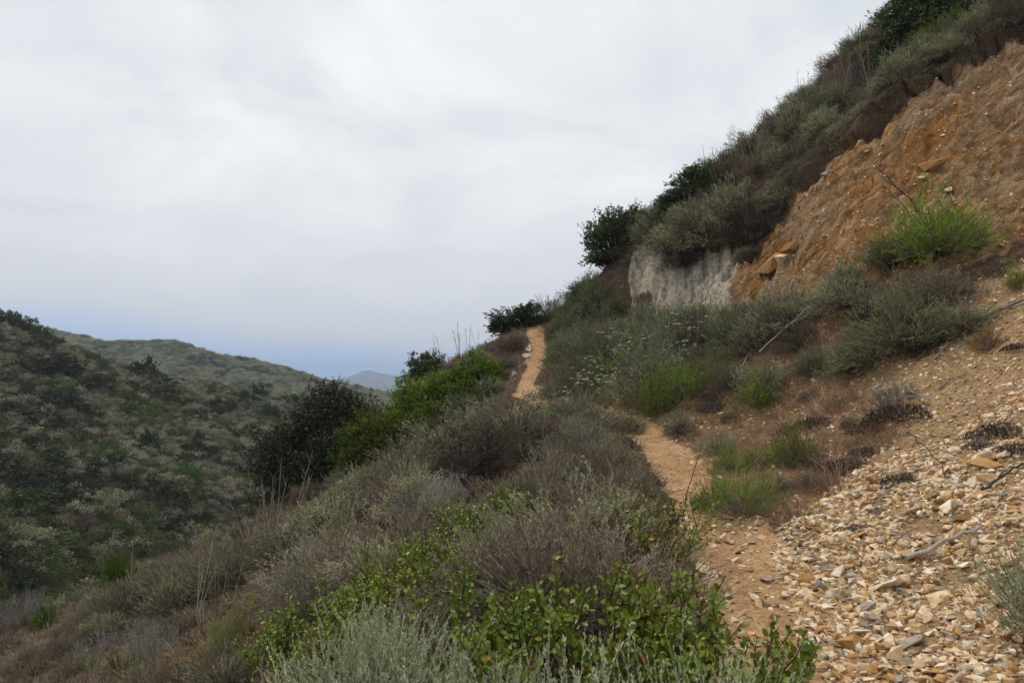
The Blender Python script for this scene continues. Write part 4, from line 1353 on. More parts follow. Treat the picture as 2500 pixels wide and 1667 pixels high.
def berry_bush(x, y, W, H, nst, nleaf, L, seed, label, n_obj, warm=0.0, lean=(0, 0)):
    g = np.random.default_rng(seed)
    base = np.array((x, y, float(zq(x, y))))
    o = bpy.data.objects.new('leafy_bush', None)
    COL.objects.link(o)
    o.location = base
    P = plume_paths(g, nst, W * 0.46, H, 0.95, 0.7, K=5, lo=0.62)
    nb = 3
    A0, T0 = along(P, g.uniform(0.3, 0.8, (nst, nb)))
    A0, T0 = A0.reshape(-1, 3), T0.reshape(-1, 3)
    s0, _ = perp(T0, g)
    P1 = np.zeros((len(A0), 5, 3))
    P1[:, 0] = A0
    dk = unit(T0 * 0.7 + s0 * 0.8 + np.array((0, 0, 0.25)))
    for k in range(1, 5):
        P1[:, k] = P1[:, k - 1] + dk * (H * 0.42 * g.uniform(0.7, 1.2, (len(A0), 1)) / 4)
        dk = unit(dk + np.array((0, 0, 0.25)) + g.normal(size=dk.shape) * 0.12)
    P = np.concatenate([P, P1])
    own = np.concatenate([np.arange(nst), np.repeat(np.arange(nst), nb)])
    nst = len(P)
    P[:, :, 0] += lean[0] * P[:, :, 2]
    P[:, :, 1] += lean[1] * P[:, :, 2]
    gz = zq(base[0] + P[own, 0, 0], base[1] + P[own, 0, 1]) - base[2]
    P[:, :, 2] += gz[:, None]
    st = []
    for i in range(nst):
        st += tube(P[i], np.linspace(0.005, 0.0018, 5), 4, 0, np.array((0.10, 0.055, 0.035)))
    s_ = bpy.data.objects.new('stem', build_mesh('stem', st, [M_TWIG], smooth=True))
    COL.objects.link(s_)
    s_.parent = o
    t = 0.22 + 0.8 * (np.arange(nleaf)[None] + g.random((nst, nleaf))) / nleaf
    A, T = along(P, np.minimum(t, 1))
    A, T = A.reshape(-1, 3), T.reshape(-1, 3)
    s, u2 = perp(T, g)
    d = unit(T * g.uniform(0.35, 1.0, (len(A), 1)) + s * 0.9)
    A = A + s * 0.006
    up = unit(np.array((0, -0.55, 0.9)) + g.normal(size=A.shape) * 0.5)
    Ls = L * g.choice([0.55, 0.8, 1.0, 1.15, 1.3], len(A), p=[0.15, 0.25, 0.3, 0.2, 0.1]) * g.uniform(0.85, 1.15, len(A)) * (1.15 - 0.4 * np.minimum(t.ravel(), 1))
    Wd = Ls * g.uniform(0.7, 1.15, len(A))
    pr = np.array([w for _, w in LEAFCOL])
    pr[4:] *= 1 + warm * 16
    ci = g.choice(len(LEAFCOL), len(A), p=pr / pr.sum())
    dep = project(A + base)[2]
    order = np.argsort(dep - 0.5 * A[:, 2])
    first = order[:n_obj]
    rest = order[n_obj:]
    for i in first:
        sx = unit(np.cross(d[i], up[i]))
        uz = np.cross(sx, d[i])
        lf = bpy.data.objects.new('leaf', LEAFMESH[ci[i]])
        COL.objects.link(lf)
        lf.parent = o
        M = Matrix(((sx[0], d[i][0], uz[0], A[i][0]), (sx[1], d[i][1], uz[1], A[i][1]), (sx[2], d[i][2], uz[2], A[i][2]), (0, 0, 0, 1)))
        lf.matrix_local = M @ Matrix.Diagonal((Wd[i], Ls[i], Wd[i], 1))
    if len(rest):
        tn = np.array([c for c, _ in LEAFCOL])[ci[rest]] * g.uniform(0.8, 1.2, (len(rest), 1))
        fo = bpy.data.objects.new('foliage', build_mesh('foliage', ovals(A[rest], d[rest], Ls[rest], Wd[rest] * 0.72, g, tn, 0, up[rest]), [M_GLOSS], smooth=True))
        COL.objects.link(fo)
        fo.parent = o
        fo['kind'] = 'stuff'
    tag(o, label, 'bush')
    occupied.append((x, y, W * 0.4))
    return o


berry_bush(0.40, 3.25, 1.1, 0.5, 54, 19, 0.04, 501, 'leafy bush with big yellow-green leaves in the foreground beside the trail', 290)
berry_bush(-0.25, 3.55, 0.95, 0.38, 46, 18, 0.036, 502, 'leafy green bush left of the big-leaved one, behind the silvery sage', 230)
berry_bush(0.92, 3.05, 0.5, 0.42, 18, 15, 0.04, 503, 'dark green leafy bush leaning onto the trail edge stones', 190, lean=(0.25, -0.1))
berry_bush(-0.75, 4.4, 1.1, 0.38, 54, 18, 0.033, 504, 'dense green leafy bush at the bottom of the slope', 160)
berry_bush(-0.60, 5.5, 1.2, 0.52, 56, 18, 0.033, 505, 'green leafy bush climbing beside the bare soil', 120)
berry_bush(-1.35, 4.9, 1.0, 0.42, 44, 17, 0.033, 506, 'small-leaved green bush at the lower edge of the leafy patch', 90)
berry_bush(-0.25, 6.6, 0.9, 0.5, 36, 16, 0.033, 507, 'green leafy bush between two feathery sages', 90)
berry_bush(0.92, 5.2, 0.6, 0.62, 24, 14, 0.036, 508, 'bush with leaves turning orange beside the purple-brown dead shrub', 110, warm=1.2)
berry_bush(1.06, 2.4, 0.36, 0.46, 8, 11, 0.038, 509, 'sparse leafy sprig reaching over the trail at the picture bottom', 100, lean=(0.3, 0.1))

# ------------------------------------------------------------------ scatter: the rest of the scrub
def jitter_points(x0, x1, y0, y1, sp, g):
    X_, Y_ = np.meshgrid(np.arange(x0, x1, sp), np.arange(y0, y1, sp))
    return X_.ravel() + g.uniform(-0.48, 0.48, X_.size) * sp, Y_.ravel() + g.uniform(-0.48, 0.48, X_.size) * sp


g3 = np.random.default_rng(33)
cx, cy = jitter_points(-13, 14.5, 4.0, 29, 0.66, g3)
cz = zq(cx, cy)
bk = poly_sd(cx, cy, BANK)
wh = poly_sd(cx, cy, WHITE)
sc_ = poly_sd(cx, cy, SCREE)
dr = poly_sd(cx, cy, DRY)
pd = line_d(cx, cy, trail_xy)
bare = np.maximum(np.maximum(poly_sd(cx, cy, TURF_BARE), poly_sd(cx, cy, HOLLOW)), poly_sd(cx, cy, gpoly([(380, 1690), (440, 1600), (520, 1500), (640, 1450), (760, 1500), (790, 1600), (720, 1690)])))
ok = (pd > 0.72) & (bk < -0.02) & (wh < 0.0) & (sc_ < 0.05) & (bare < 0.05)
for ox, oy, orr in occupied:
    ok &= np.hypot(cx - ox, cy - oy) > orr
u_, v_, dep_ = project(np.stack([cx, cy, cz + 0.3], 1))
LOWVEG = gpoly([(1590, 1010), (1760, 955), (1900, 985), (2050, 950), (2250, 975), (2260, 1060), (2130, 1115), (2010, 1260), (1900, 1330), (1720, 1210), (1620, 1090)])
lowv = poly_sd(cx, cy, LOWVEG)
ok &= ~((wh > -0.75) & (cy < 18.4)) & ~((pd < 0.95) & (cy < 12.5))
ok &= (dep_ > 3.2) & (u_ > -250) & (u_ < 2750) & (v_ < 1900)
upper = (bk < 0) & (cx > 3.0) & (cy > 15.2) & (v_ < 640)
patch = fbm(cx * 0.45, cy * 0.45, 3, 91) * 1.3
ok &= ~((fbm(cx * 0.9, cy * 0.9, 2, 97) > 0.28) & (cx < 1.0))
left = cx < np.interp(cy, [p[1] for p in trail_xy], [p[0] for p in trail_xy])
GRP = {}


def zone_name(i):
    if upper[i]:
        return 'up'
    if left[i]:
        if v_[i] > 1180 or cx[i] < -4.2:
            return 'low'
        return 'mound' if cy[i] < 17 else 'crest'
    if dr[i] > 0:
        return 'dry'
    return 'right'


ZT = {'up': 'on the turf above the orange cut bank', 'low': 'on the lower slope left of the trail', 'mound': 'on the mound left of the trail', 'crest': 'near the crest left of the upper trail', 'dry': 'among dry grass right of the trail', 'right': 'on the slope right of the trail'}
want = {'sage': [], 'dry': [], 'grey': [], 'grass': []}
ids = np.where(ok)[0]
for i in ids:
    z_ = zone_name(i)
    r = g3.random()
    q = patch[i]
    if lowv[i] > 0:
        k = 'grass' if r < 0.62 else 'dry'
    elif z_ == 'up':
        k = 'sage' if q + 0.35 * (r - 0.5) > -0.02 else 'dry'
    elif z_ == 'low':
        k = 'dry' if q + 0.5 * (r - 0.5) < 0.10 else ('sage' if r < 0.75 else 'grass')
        if r > 0.93:
            k = 'grey'
    elif z_ == 'mound':
        k = 'sage' if q + 0.4 * (r - 0.5) > -0.10 else 'dry'
    elif z_ == 'crest':
        k = 'dry' if r < 0.62 else 'sage'
    elif z_ == 'dry':
        k = 'grass' if r < 0.7 else ('sage' if r < 0.78 else 'dry')
    else:
        k = 'sage' if r < 0.62 else ('dry' if r < 0.82 else 'grass')
    want[k].append((dep_[i], i, z_))
left_over = []
KD = {'sage': (K_SAGE, 'grey-green sage bush ', 'sagebrush', 290 - 27), 'dry': (K_DRY, 'brown dry shrub ', 'shrub', 230), 'grey': (K_GREY, 'grey leafless shrub ', 'shrub', 40), 'grass': (K_GRASS, 'straw-coloured grass tuft ', 'grass tuft', 260)}
SC = {'sage': (0.5, 1.25), 'dry': (0.5, 1.2), 'grey': (0.8, 1.2), 'grass': (0.8, 1.7)}


LIMU = [-300, 0, 150, 280, 380, 500, 600, 680, 760, 850, 900, 1000, 1100, 1200, 1300, 1400, 1500, 1600]
LIMN = [1570, 1510, 1455, 1400, 1350, 1320, 1300, 1270, 1230, 1172, 1145, 1086, 1010, 978, 950, 990, 1050, 1110]
LIMF = [1570, 1500, 1440, 1385, 1320, 1250, 1200, 1185, 1165, 1130, 1080, 960, 880, 835, 790, 790, 790, 790]


def place_ok(i):
    u0, v0 = u_[i], v_[i]
    return -30 < u0 < 2525 and v0 < 1740


for k, rows in want.items():
    kind, lab, cat, cap = KD[k]
    rows.sort()
    vis = [r for r in rows if place_ok(r[1])]
    for j, (dp, i, z_) in enumerate(vis):
        s = g3.uniform(*SC[k])
        if z_ == 'up':
            s *= 0.85
        if lowv[i] > 0 and k == 'dry':
            s *= 0.42
        if left[i]:
            # low growth where the slope lets one see past it
            lim = np.interp(u_[i], LIMU, LIMN if cy[i] < 15.2 else LIMF)
            zt = (960 - lim) / F * dep_[i]
            s = min(s, (zt - cz[i]) / KD[k][0].size[1] * 0.97)
            if u_[i] < 950 and v_[i] > 1470:
                s = min(s, g3.uniform(0.36, 0.66))
            if s < 0.26:
                continue
        sx = s * g3.uniform(0.85, 1.2)
        p = (cx[i], cy[i], cz[i] - 0.03)
        if j < cap:
            ob = (K_SAGEG if (k == 'sage' and z_ in ('right', 'dry') and g3.random() < 0.7) else kind).put(p, g3.random() * 6.28, (sx, sx, s), lab + ZT[z_], cat, {'sage': 'sage bushes ', 'dry': 'brown dry shrubs ', 'grey': 'grey leafless shrubs ', 'grass': 'straw grass tufts '}[k] + ZT[z_], None, ground_tilt(p, 0.45), False)
            PLANT_LABELS.add(ob, lab.strip())
        else:
            left_over.append((k, p, s))


ORDN = [w + t for t in ('',) for w in ('first', 'second', 'third', 'fourth', 'fifth', 'sixth', 'seventh', 'eighth', 'ninth', 'tenth', 'eleventh', 'twelfth', 'thirteenth', 'fourteenth', 'fifteenth', 'sixteenth', 'seventeenth', 'eighteenth', 'nineteenth', 'twentieth')]
ORDN += ['twenty-' + w for w in ORDN[:9]] + ['thirtieth'] + ['thirty-' + w for w in ORDN[:9]] + ['fortieth'] + ['forty-' + w for w in ORDN[:9]]
LP = np.array(LIP)
for j in range(44):
    t = (j + 0.5) / 44 * (len(LP) - 1.2)
    i = int(t)
    q = LP[i] + (LP[i + 1] - LP[i]) * (t - i) + rng.normal(size=2) * 0.06 + np.array((0.08, 0.14))
    if q[0] > 10.6:
        continue
    p = (q[0], q[1], float(zq(q[0], q[1])) + 0.02)
    kd = (K_DRY, K_GREY, K_DRY, K_SAGE)[j % 4]
    s = rng.uniform(0.45, 0.85)
    dnn = -ndir(q[0], q[1])[:2] * -1
    ob = kd.put(p, rng.random() * 6, (s, s, s * 0.8), 'dry scrub hanging over the lip of the orange cut bank', 'shrub', 'scrub along the lip of the cut bank', None, (dnn[0] * 0.5, dnn[1] * 0.5, 1), False, 'lip_shrub')
    ob['label'] = '%s hanging over the bank lip, %s from the top' % ({K_DRY: 'brown dry shrub', K_GREY: 'grey leafless shrub', K_SAGE: 'sage bush'}[kd], ORDN[43 - j])


# ---- what is past the count goes into one mass, with the fine dry grass
def gn_scatter(name, pts, rot, scl, idx, meshes, label):
    col = bpy.data.collections.new(name + '_kinds')
    for j, m_ in enumerate(meshes):
        so = bpy.data.objects.new('%s_kind_%02d' % (name, j), m_)
        col.objects.link(so)
    me_ = bpy.data.meshes.new(name)
    me_.vertices.add(len(pts))
    me_.vertices.foreach_set('co', np.asarray(pts, np.float32).ravel())
    for nm, tp, val, key in (('rot', 'FLOAT_VECTOR', rot, 'vector'), ('scl', 'FLOAT_VECTOR', scl, 'vector'), ('idx', 'INT', idx, 'value')):
        at_ = me_.attributes.new(nm, tp, 'POINT')
        at_.data.foreach_set(key, np.asarray(val, np.int32 if tp == 'INT' else np.float32).ravel())
    o = bpy.data.objects.new(name, me_)
    COL.objects.link(o)
    ng = bpy.data.node_groups.new(name, 'GeometryNodeTree')
    ng.interface.new_socket('Geometry', in_out='INPUT', socket_type='NodeSocketGeometry')
    ng.interface.new_socket('Geometry', in_out='OUTPUT', socket_type='NodeSocketGeometry')
    N = ng.nodes
    gi, go = N.new('NodeGroupInput'), N.new('NodeGroupOutput')
    ci = N.new('GeometryNodeCollectionInfo')
    ci.inputs['Collection'].default_value = col
    ci.inputs['Separate Children'].default_value = True
    ci.inputs['Reset Children'].default_value = True
    ip = N.new('GeometryNodeInstanceOnPoints')
    ip.inputs['Pick Instance'].default_value = True

    def attr(nm, tp):
        n = N.new('GeometryNodeInputNamedAttribute')
        n.data_type = tp
        n.inputs['Name'].default_value = nm
        return n.outputs['Attribute']
    e2r = N.new('FunctionNodeEulerToRotation')
    Lk = ng.links
    Lk.new(attr('rot', 'FLOAT_VECTOR'), e2r.inputs[0])
    Lk.new(gi.outputs[0], ip.inputs['Points'])
    Lk.new(ci.outputs[0], ip.inputs['Instance'])
    Lk.new(attr('idx', 'INT'), ip.inputs['Instance Index'])
    Lk.new(e2r.outputs[0], ip.inputs['Rotation'])
    Lk.new(attr('scl', 'FLOAT_VECTOR'), ip.inputs['Scale'])
    Lk.new(ip.outputs[0], go.inputs[0])
    md = o.modifiers.new('scatter', 'NODES')
    md.node_group = ng
    tag(o, label, kind='stuff')
    return o


if left_over:
    ms = K_SAGE.joined[:3] + K_DRY.joined[:3] + K_GRASS.joined[:2]
    off = {'sage': (0, 3), 'dry': (3, 3), 'grey': (3, 3), 'grass': (6, 2)}
    n = len(left_over)
    gn_scatter('undergrowth', [p for _, p, _ in left_over], np.stack([g3.normal(size=n) * 0.12, g3.normal(size=n) * 0.12, g3.random(n) * 6.28], 1),
               np.array([[s, s, s] for _, _, s in left_over]), [off[k][0] + int(g3.integers(off[k][1])) for k, _, _ in left_over], ms, 'dense low scrub farther up and down the slopes')

gx2, gy2 = jitter_points(-12, 13, 3.2, 26, 0.19, g3)
gz2 = zq(gx2, gy2)
okg = (line_d(gx2, gy2, trail_xy) > 0.38 + 0.12 * fbm(gx2 * 2, gy2 * 2, 2, 83)) & (poly_sd(gx2, gy2, BANK) < -0.05) & (poly_sd(gx2, gy2, WHITE) < -0.05) & (poly_sd(gx2, gy2, SCREE) < 0.05)
uu, vv, dd = project(np.stack([gx2, gy2, gz2], 1))
okg &= (uu > -80) & (uu < 2580) & (vv < 1800) & (dd > 2.2)
den = np.where(poly_sd(gx2, gy2, DRY) > -0.3, 0.95, 0.40)
okg &= g3.random(len(gx2)) < den
wl_ = bil(np.clip(w_lip, 0, 1), gx2, gy2)
okg |= (wl_ > 0.25) & (uu < 2580)
gi_ = np.where(okg)[0]
lx, ly = jitter_points(5, 11, 13, 18, 0.09, g3)
lk = bil(np.clip(w_lip, 0, 1), lx, ly) > 0.3
gx2, gy2 = np.concatenate([gx2[gi_], lx[lk]]), np.concatenate([gy2[gi_], ly[lk]])
gz2 = zq(gx2, gy2)
gi_ = np.arange(len(gx2))
n = len(gi_)
K_RED = Kind('grass_tuft', [lambda i=i: grass_parts(430 + i, n=80, H=0.22, tilt=1.25, c0=(0.20, 0.11, 0.065), c1=(0.48, 0.34, 0.22), W=0.0055) for i in range(3)], M_LEAF, (0.4, 0.2))
K_STRAW = Kind('grass_tuft', [lambda i=i: grass_parts(450 + i, n=80, H=0.25, tilt=1.1, c0=(0.19, 0.155, 0.095), c1=(0.43, 0.36, 0.235), W=0.0055) for i in range(3)], M_LEAF, (0.4, 0.2))
K_FORB = Kind('weed', [lambda i=i: twig_parts(435 + i, n=14, Rb=0.08, H=0.2, n1=6, n2=3, bits=160, cb0=(0.13, 0.12, 0.05), cb1=(0.24, 0.20, 0.10), bl=0.018) for i in range(2)], M_LEAF, (0.4, 0.2))
s = g3.uniform(0.6, 1.35, n)
indry = poly_sd(gx2[gi_], gy2[gi_], DRY) > -0.2
gn_scatter('dry_grass', np.stack([gx2[gi_], gy2[gi_], gz2[gi_] - 0.01], 1), np.stack([g3.normal(size=n) * 0.2, g3.normal(size=n) * 0.2, g3.random(n) * 6.28], 1),
           np.stack([s, s, s * g3.uniform(0.6, 1.1, n)], 1), np.where(indry, g3.integers(0, 3, n), g3.integers(3, 8, n)), K_RED.joined + K_STRAW.joined + K_FORB.joined, 'fine dry grass and weeds covering the slopes')

# dry stalks against the sky and on the lower slope
ST = 'dry stalk'
for j in range(46):
    t = j / 45
    u = 1500 + t * 640 + rng.uniform(-6.5, 6.5)
    vy = np.interp(u, [1425, 1490, 1600, 1800, 2050, 2200], [700, 590, 508, 360, 158, 30])
    Yr = np.interp(u, [1490, 1600, 1800, 2050, 2200], [22.6, 20.8, 19.1, 17.7, 17.2])
    p = hit(u, vy, Yr + rng.normal() * 0.3)
    K_STALK.put(p, rng.random() * 6, rng.uniform(0.75, 1.4), 'thin dry stalks on the ridge skyline, %s from the lower end' % ORDN[j], ST, 'dry stalks along the ridge', None, (rng.normal() * .12, 0, 1), False)
for j, (u, v, h) in enumerate(sorted([(1125, 845, 110), (1140, 840, 90), (1080, 880, 90), (1060, 890, 70), (985, 960, 90), (965, 975, 80), (1165, 820, 60)])):
    p = hit(u, v, 21.3 if u > 1050 else 19.5)
    K_STALK.put(p, rng.random() * 6, h / F * 21, 'thin dry stalks against the sky left of the trail, %s up the slope' % ORDN[j], ST, 'dry stalks left of the upper trail', None, None, False)
for (u, v, h) in [(655, 1400, 250), (680, 1370, 270), (690, 1390, 220), (625, 1370, 200), (740, 1430, 170), (530, 1530, 230), (480, 1500, 200), (570, 1500, 170), (350, 1480, 110), (320, 1460, 130), (950, 1090, 160), (930, 1110, 170), (1020, 1050, 120), (260, 1600, 150), (400, 1640, 160), (220, 1660, 150), (290, 1450, 110), (120, 1540, 110), (600, 1380, 150)]:
    p = hit(u, v)
    PLANT_LABELS.add(K_STALKP.put(p, rng.random() * 6, h / F * p[1], 'pale dry stalks', ST, 'pale dry stalks on the left slope', None, (rng.normal() * .25 - 0.1, 0, 1), False), 'pale dry stalks')
bpy.context.view_layer.update()

PLANT_LABELS.write()
# ------------------------------------------------------------------ branches, twigs and stems lying or standing about
def stick(pts, r0, r1, label, name='dead_branch', cat='branch', col=(0.30, 0.265, 0.235), group=None, sides=7, forks=0):
    g = np.random.default_rng(len(label) * 7 + int(pts[0][0] * 100) % 97)
    P = np.array(pts, float)
    n = 9
    t = np.linspace(0, len(P) - 1, n)
    Q = np.stack([np.interp(t, np.arange(len(P)), P[:, k]) for k in range(3)], 1)
    ln = np.linalg.norm(Q[-1] - Q[0])
    Q[1:-1] += g.normal(size=(n - 2, 3)) * 0.012 * ln
    ch = tube(Q, np.linspace(r0, r1, n), sides, 0, np.array(col))
    o = bpy.data.objects.new(name, build_mesh(name, ch, [M_TWIG], smooth=True))
    COL.objects.link(o)
    for k in range(forks):
        i = int(g.integers(3, n - 2))
        d = unit(Q[i + 1] - Q[i] + g.normal(size=3) * 0.012 + g.normal(size=3) * 0.35 * np.linalg.norm(Q[i + 1] - Q[i]))
        L = ln * g.uniform(0.15, 0.35)
        E = Q[i] + d * L
        c = tube([Q[i], (Q[i] + E) / 2 + g.normal(size=3) * 0.03 * L, E], [r1 * 1.1, r1 * 0.8, r1 * 0.4], 5, 0, np.array(col))
        b = bpy.data.objects.new('twig', build_mesh('twig', c, [M_TWIG]))
        COL.objects.link(b)
        b.parent = o
    tag(o, label, cat, group)
    return o


def lying(u0, v0, u1, v1, px, label, lift=0.03, **kw):
    a, b = hit(u0, v0), hit(u1, v1)
    m = (a + b) / 2
    m[2] = max(m[2], zq(m[0], m[1]) + 0.01)
    r = px / F * (a[1] + b[1]) / 4
    for p in (a, b, m):
        p[2] += lift
    stick([a, m, b], r, r * 0.5, label, **kw)


lying(2215, 1382, 2398, 1312, 12, 'silvery weathered branch lying on the scree', 0.05, forks=1)
lying(2180, 1345, 2245, 1300, 5, 'short dark twig lying left of the silvery branch', 0.04, col=(0.16, 0.13, 0.12))
lying(2130, 1260, 2165, 1215, 5, 'thin grey stick at the scree edge below the black mats', 0.03)
lying(1855, 895, 2008, 757, 4, 'pale straight stick leaning across the sage bush below the bank', 0.25, forks=1)
lying(1700, 872, 1845, 832, 5, 'pale stick lying on the slope above the bright fennel', 0.08)
lying(1760, 920, 1850, 868, 5, 'pale stick pointing down to the ochre hollow', 0.06)
lying(1775, 945, 1850, 850, 4, 'thin pale stick beside the one above the ochre hollow', 0.06)
lying(2105, 742, 2150, 765, 5, 'short white stick at the bank foot', 0.05)
lying(2330, 815, 2500, 742, 9, 'grey branch lying across the gravel slope', 0.05, col=(0.18, 0.155, 0.145), forks=2)
lying(2350, 800, 2500, 755, 5, 'second thinner grey branch across the gravel slope', 0.06, col=(0.2, 0.17, 0.155))
lying(2275, 890, 2345, 825, 4, 'thin twig below the grey branches', 0.03, col=(0.25, 0.2, 0.16))
lying(2290, 955, 2360, 918, 4, 'thin pale twig on the gravel slope', 0.02)
lying(2215, 1080, 2330, 1205, 4, 'thin dark stem arching over the scree', 0.10, col=(0.06, 0.045, 0.04))
lying(2400, 1230, 2500, 1165, 7, 'dark twig hanging over the scree at the picture edge', 0.10, col=(0.07, 0.055, 0.05), forks=2)
lying(1990, 1390, 2080, 1372, 4, 'pale thin stick on the stones at the trail edge', 0.02)
lying(2195, 965, 2270, 1000, 5, 'grey bleached branch on the black mat', 0.10, forks=3)
lying(2160, 1000, 2240, 985, 4, 'second bleached branch on the black mat', 0.09, forks=1)
p = hit(1180, 1240)
stick([p + (0, 0, -0.1), p + (-0.12, 0, 0.16), p + (-0.28, 0.02, 0.36)], 0.034, 0.030, 'dark red-brown leaning stump of a cut limb in the hollow', col=(0.045, 0.022, 0.018), cat='stump', name='stump')
p = hit(2287, 600)
stick([p, p + (-0.42, 0.0, 0.75), p + (-0.98, 0.1, 1.42)], 0.014, 0.004, 'long dark dead stem leaning out of the bank fennel clump', col=(0.055, 0.04, 0.03), name='bare_stalk', cat='stalk', forks=2)
p = hit(2260, 600)
stick([p, p + (-0.3, 0.0, 0.6), p + (-0.62, 0.1, 1.0)], 0.007, 0.003, 'thinner dark stem beside the long one in the bank fennel', col=(0.07, 0.05, 0.035), name='bare_stalk', cat='stalk', forks=1)
p = hit(2335, 580)
stick([p, p + (0.0, 0.0, 0.5), p + (-0.05, 0.0, 0.9)], 0.006, 0.002, 'upright thin stem at the right of the bank fennel', col=(0.09, 0.06, 0.03), name='bare_stalk', cat='stalk')
p = hit(1665, 1275)
stick([p, p + (0.06, 0, 0.25), p + (0.20, 0.02, 0.72)], 0.005, 0.003, 'slim dark stem with a seed head standing before the trail', col=(0.05, 0.038, 0.03), name='bare_stalk', cat='stalk', forks=1)
p = hit(1595, 1015)
stick([p, p + (-0.04, 0, 0.2), p + (-0.06, 0.0, 0.42)], 0.004, 0.002, 'short dry stem above the trail bend', col=(0.34, 0.26, 0.15), name='bare_stalk', cat='stalk')
p = hit(1505, 1240)
stick([p, p + (-0.03, 0, 0.3), p + (-0.09, 0.0, 0.5)], 0.005, 0.003, 'pale bare stem in front of the purple-brown dead shrub', col=(0.36, 0.33, 0.30), name='bare_stalk', cat='stalk')
p = hit(1008, 1470)
stick([p, p + (-0.02, 0, 0.18), p + (0.02, 0, 0.26), p + (0.26, 0.0, 0.33)], 0.006, 0.003, 'pale bent twig over the leafy bush at the slope bottom', col=(0.40, 0.37, 0.32), name='bare_stalk', cat='stalk')
for k, (u, v) in enumerate([(1195, 1110), (1275, 1090), (1230, 1130)]):
    p = hit(u, v)
    stick([p, p + (-0.05 + 0.1 * k, -0.1, 0.25), p + (-0.2 + 0.2 * k, -0.2, 0.42)], 0.006, 0.002, ['bare grey twig at the dark hollow, nearest the stump', 'bare grey twig at the dark hollow, nearest the trail', 'bare grey twig in the middle of the dark hollow'][k], col=(0.28, 0.25, 0.24), forks=3)

# crack in the bank and the embedded blocks
# ------------------------------------------------------------------ stones
def stone_shape(seed, flat):
    import bmesh
    g = np.random.default_rng(seed)
    bm = bmesh.new()
    pts = g.uniform(-1, 1, (11, 3))
    pts = pts / np.maximum(np.abs(pts).max(1, keepdims=True), 1e-6) * g.uniform(0.75, 1, (11, 1))
    pts *= np.array((0.5, 0.5 * g.uniform(0.5, 0.9), 0.5 * flat))
    for p_ in pts:
        bm.verts.new(p_)
    r_ = bmesh.ops.convex_hull(bm, input=bm.verts)
    dead = [e for e in r_['geom_interior'] + r_['geom_unused'] if isinstance(e, bmesh.types.BMVert)]
    bmesh.ops.delete(bm, geom=list(set(dead)), context='VERTS')
    bmesh.ops.triangulate(bm, faces=bm.faces)
    bm.verts.index_update()
    V = np.array([v.co[:] for v in bm.verts])
    Fc = np.array([[v.index for v in f.verts] for f in bm.faces])
    bm.free()
    return V, Fc


SHAPES = [stone_shape(900 + i, (0.22, 0.35, 0.5, 0.65)[i % 4]) for i in range(16)]
SCOL = [((0.64, 0.52, 0.36), 0.30), ((0.53, 0.375, 0.215), 0.24), ((0.43, 0.26, 0.105), 0.12), ((0.72, 0.64, 0.52), 0.17), ((0.29, 0.145, 0.055), 0.06), ((0.33, 0.30, 0.265), 0.06)]
SCOL = [(tuple(min(0.82, x * 1.12) for x in c), w) for c, w in SCOL]
SP_ = np.array([w for _, w in SCOL])
SP_ /= SP_.sum()
SMESH = {}


def stone_mesh(sh, ci):
    if (sh, ci) not in SMESH:
        V, Fc = SHAPES[sh]
        SMESH[(sh, ci)] = build_mesh('stone', [(V, Fc, 0, np.array(SCOL[ci][0]))], [M_STONE])
    return SMESH[(sh, ci)]


gs = np.random.default_rng(55)


def put_stone(p, size, label, group=None, flat=False, ci=None, sink=0.25, sh=None):
    sh = (int(gs.integers(4)) * 4 + (0 if flat else int(gs.integers(1, 4)))) if sh is None else sh
    o = bpy.data.objects.new('stone', stone_mesh(sh, int(gs.choice(len(SCOL), p=SP_)) if ci is None else ci))
    COL.objects.link(o)
    n = ndir(p[0], p[1])
    q = Vector((0, 0, 1)).rotation_difference(Vector(n) + Vector(gs.normal(size=3) * 0.3)).to_matrix().to_4x4()
    zt = SHAPES[sh][0][:, 2].max() * size
    o.matrix_world = Matrix.Translation(Vector(p) + Vector((0, 0, zt * (1 - 2 * sink)))) @ q @ Matrix.Rotation(gs.random() * 6.28, 4, 'Z') @ Matrix.Diagonal((size, size, size, 1))
    tag(o, label, 'stone', group)
    return o


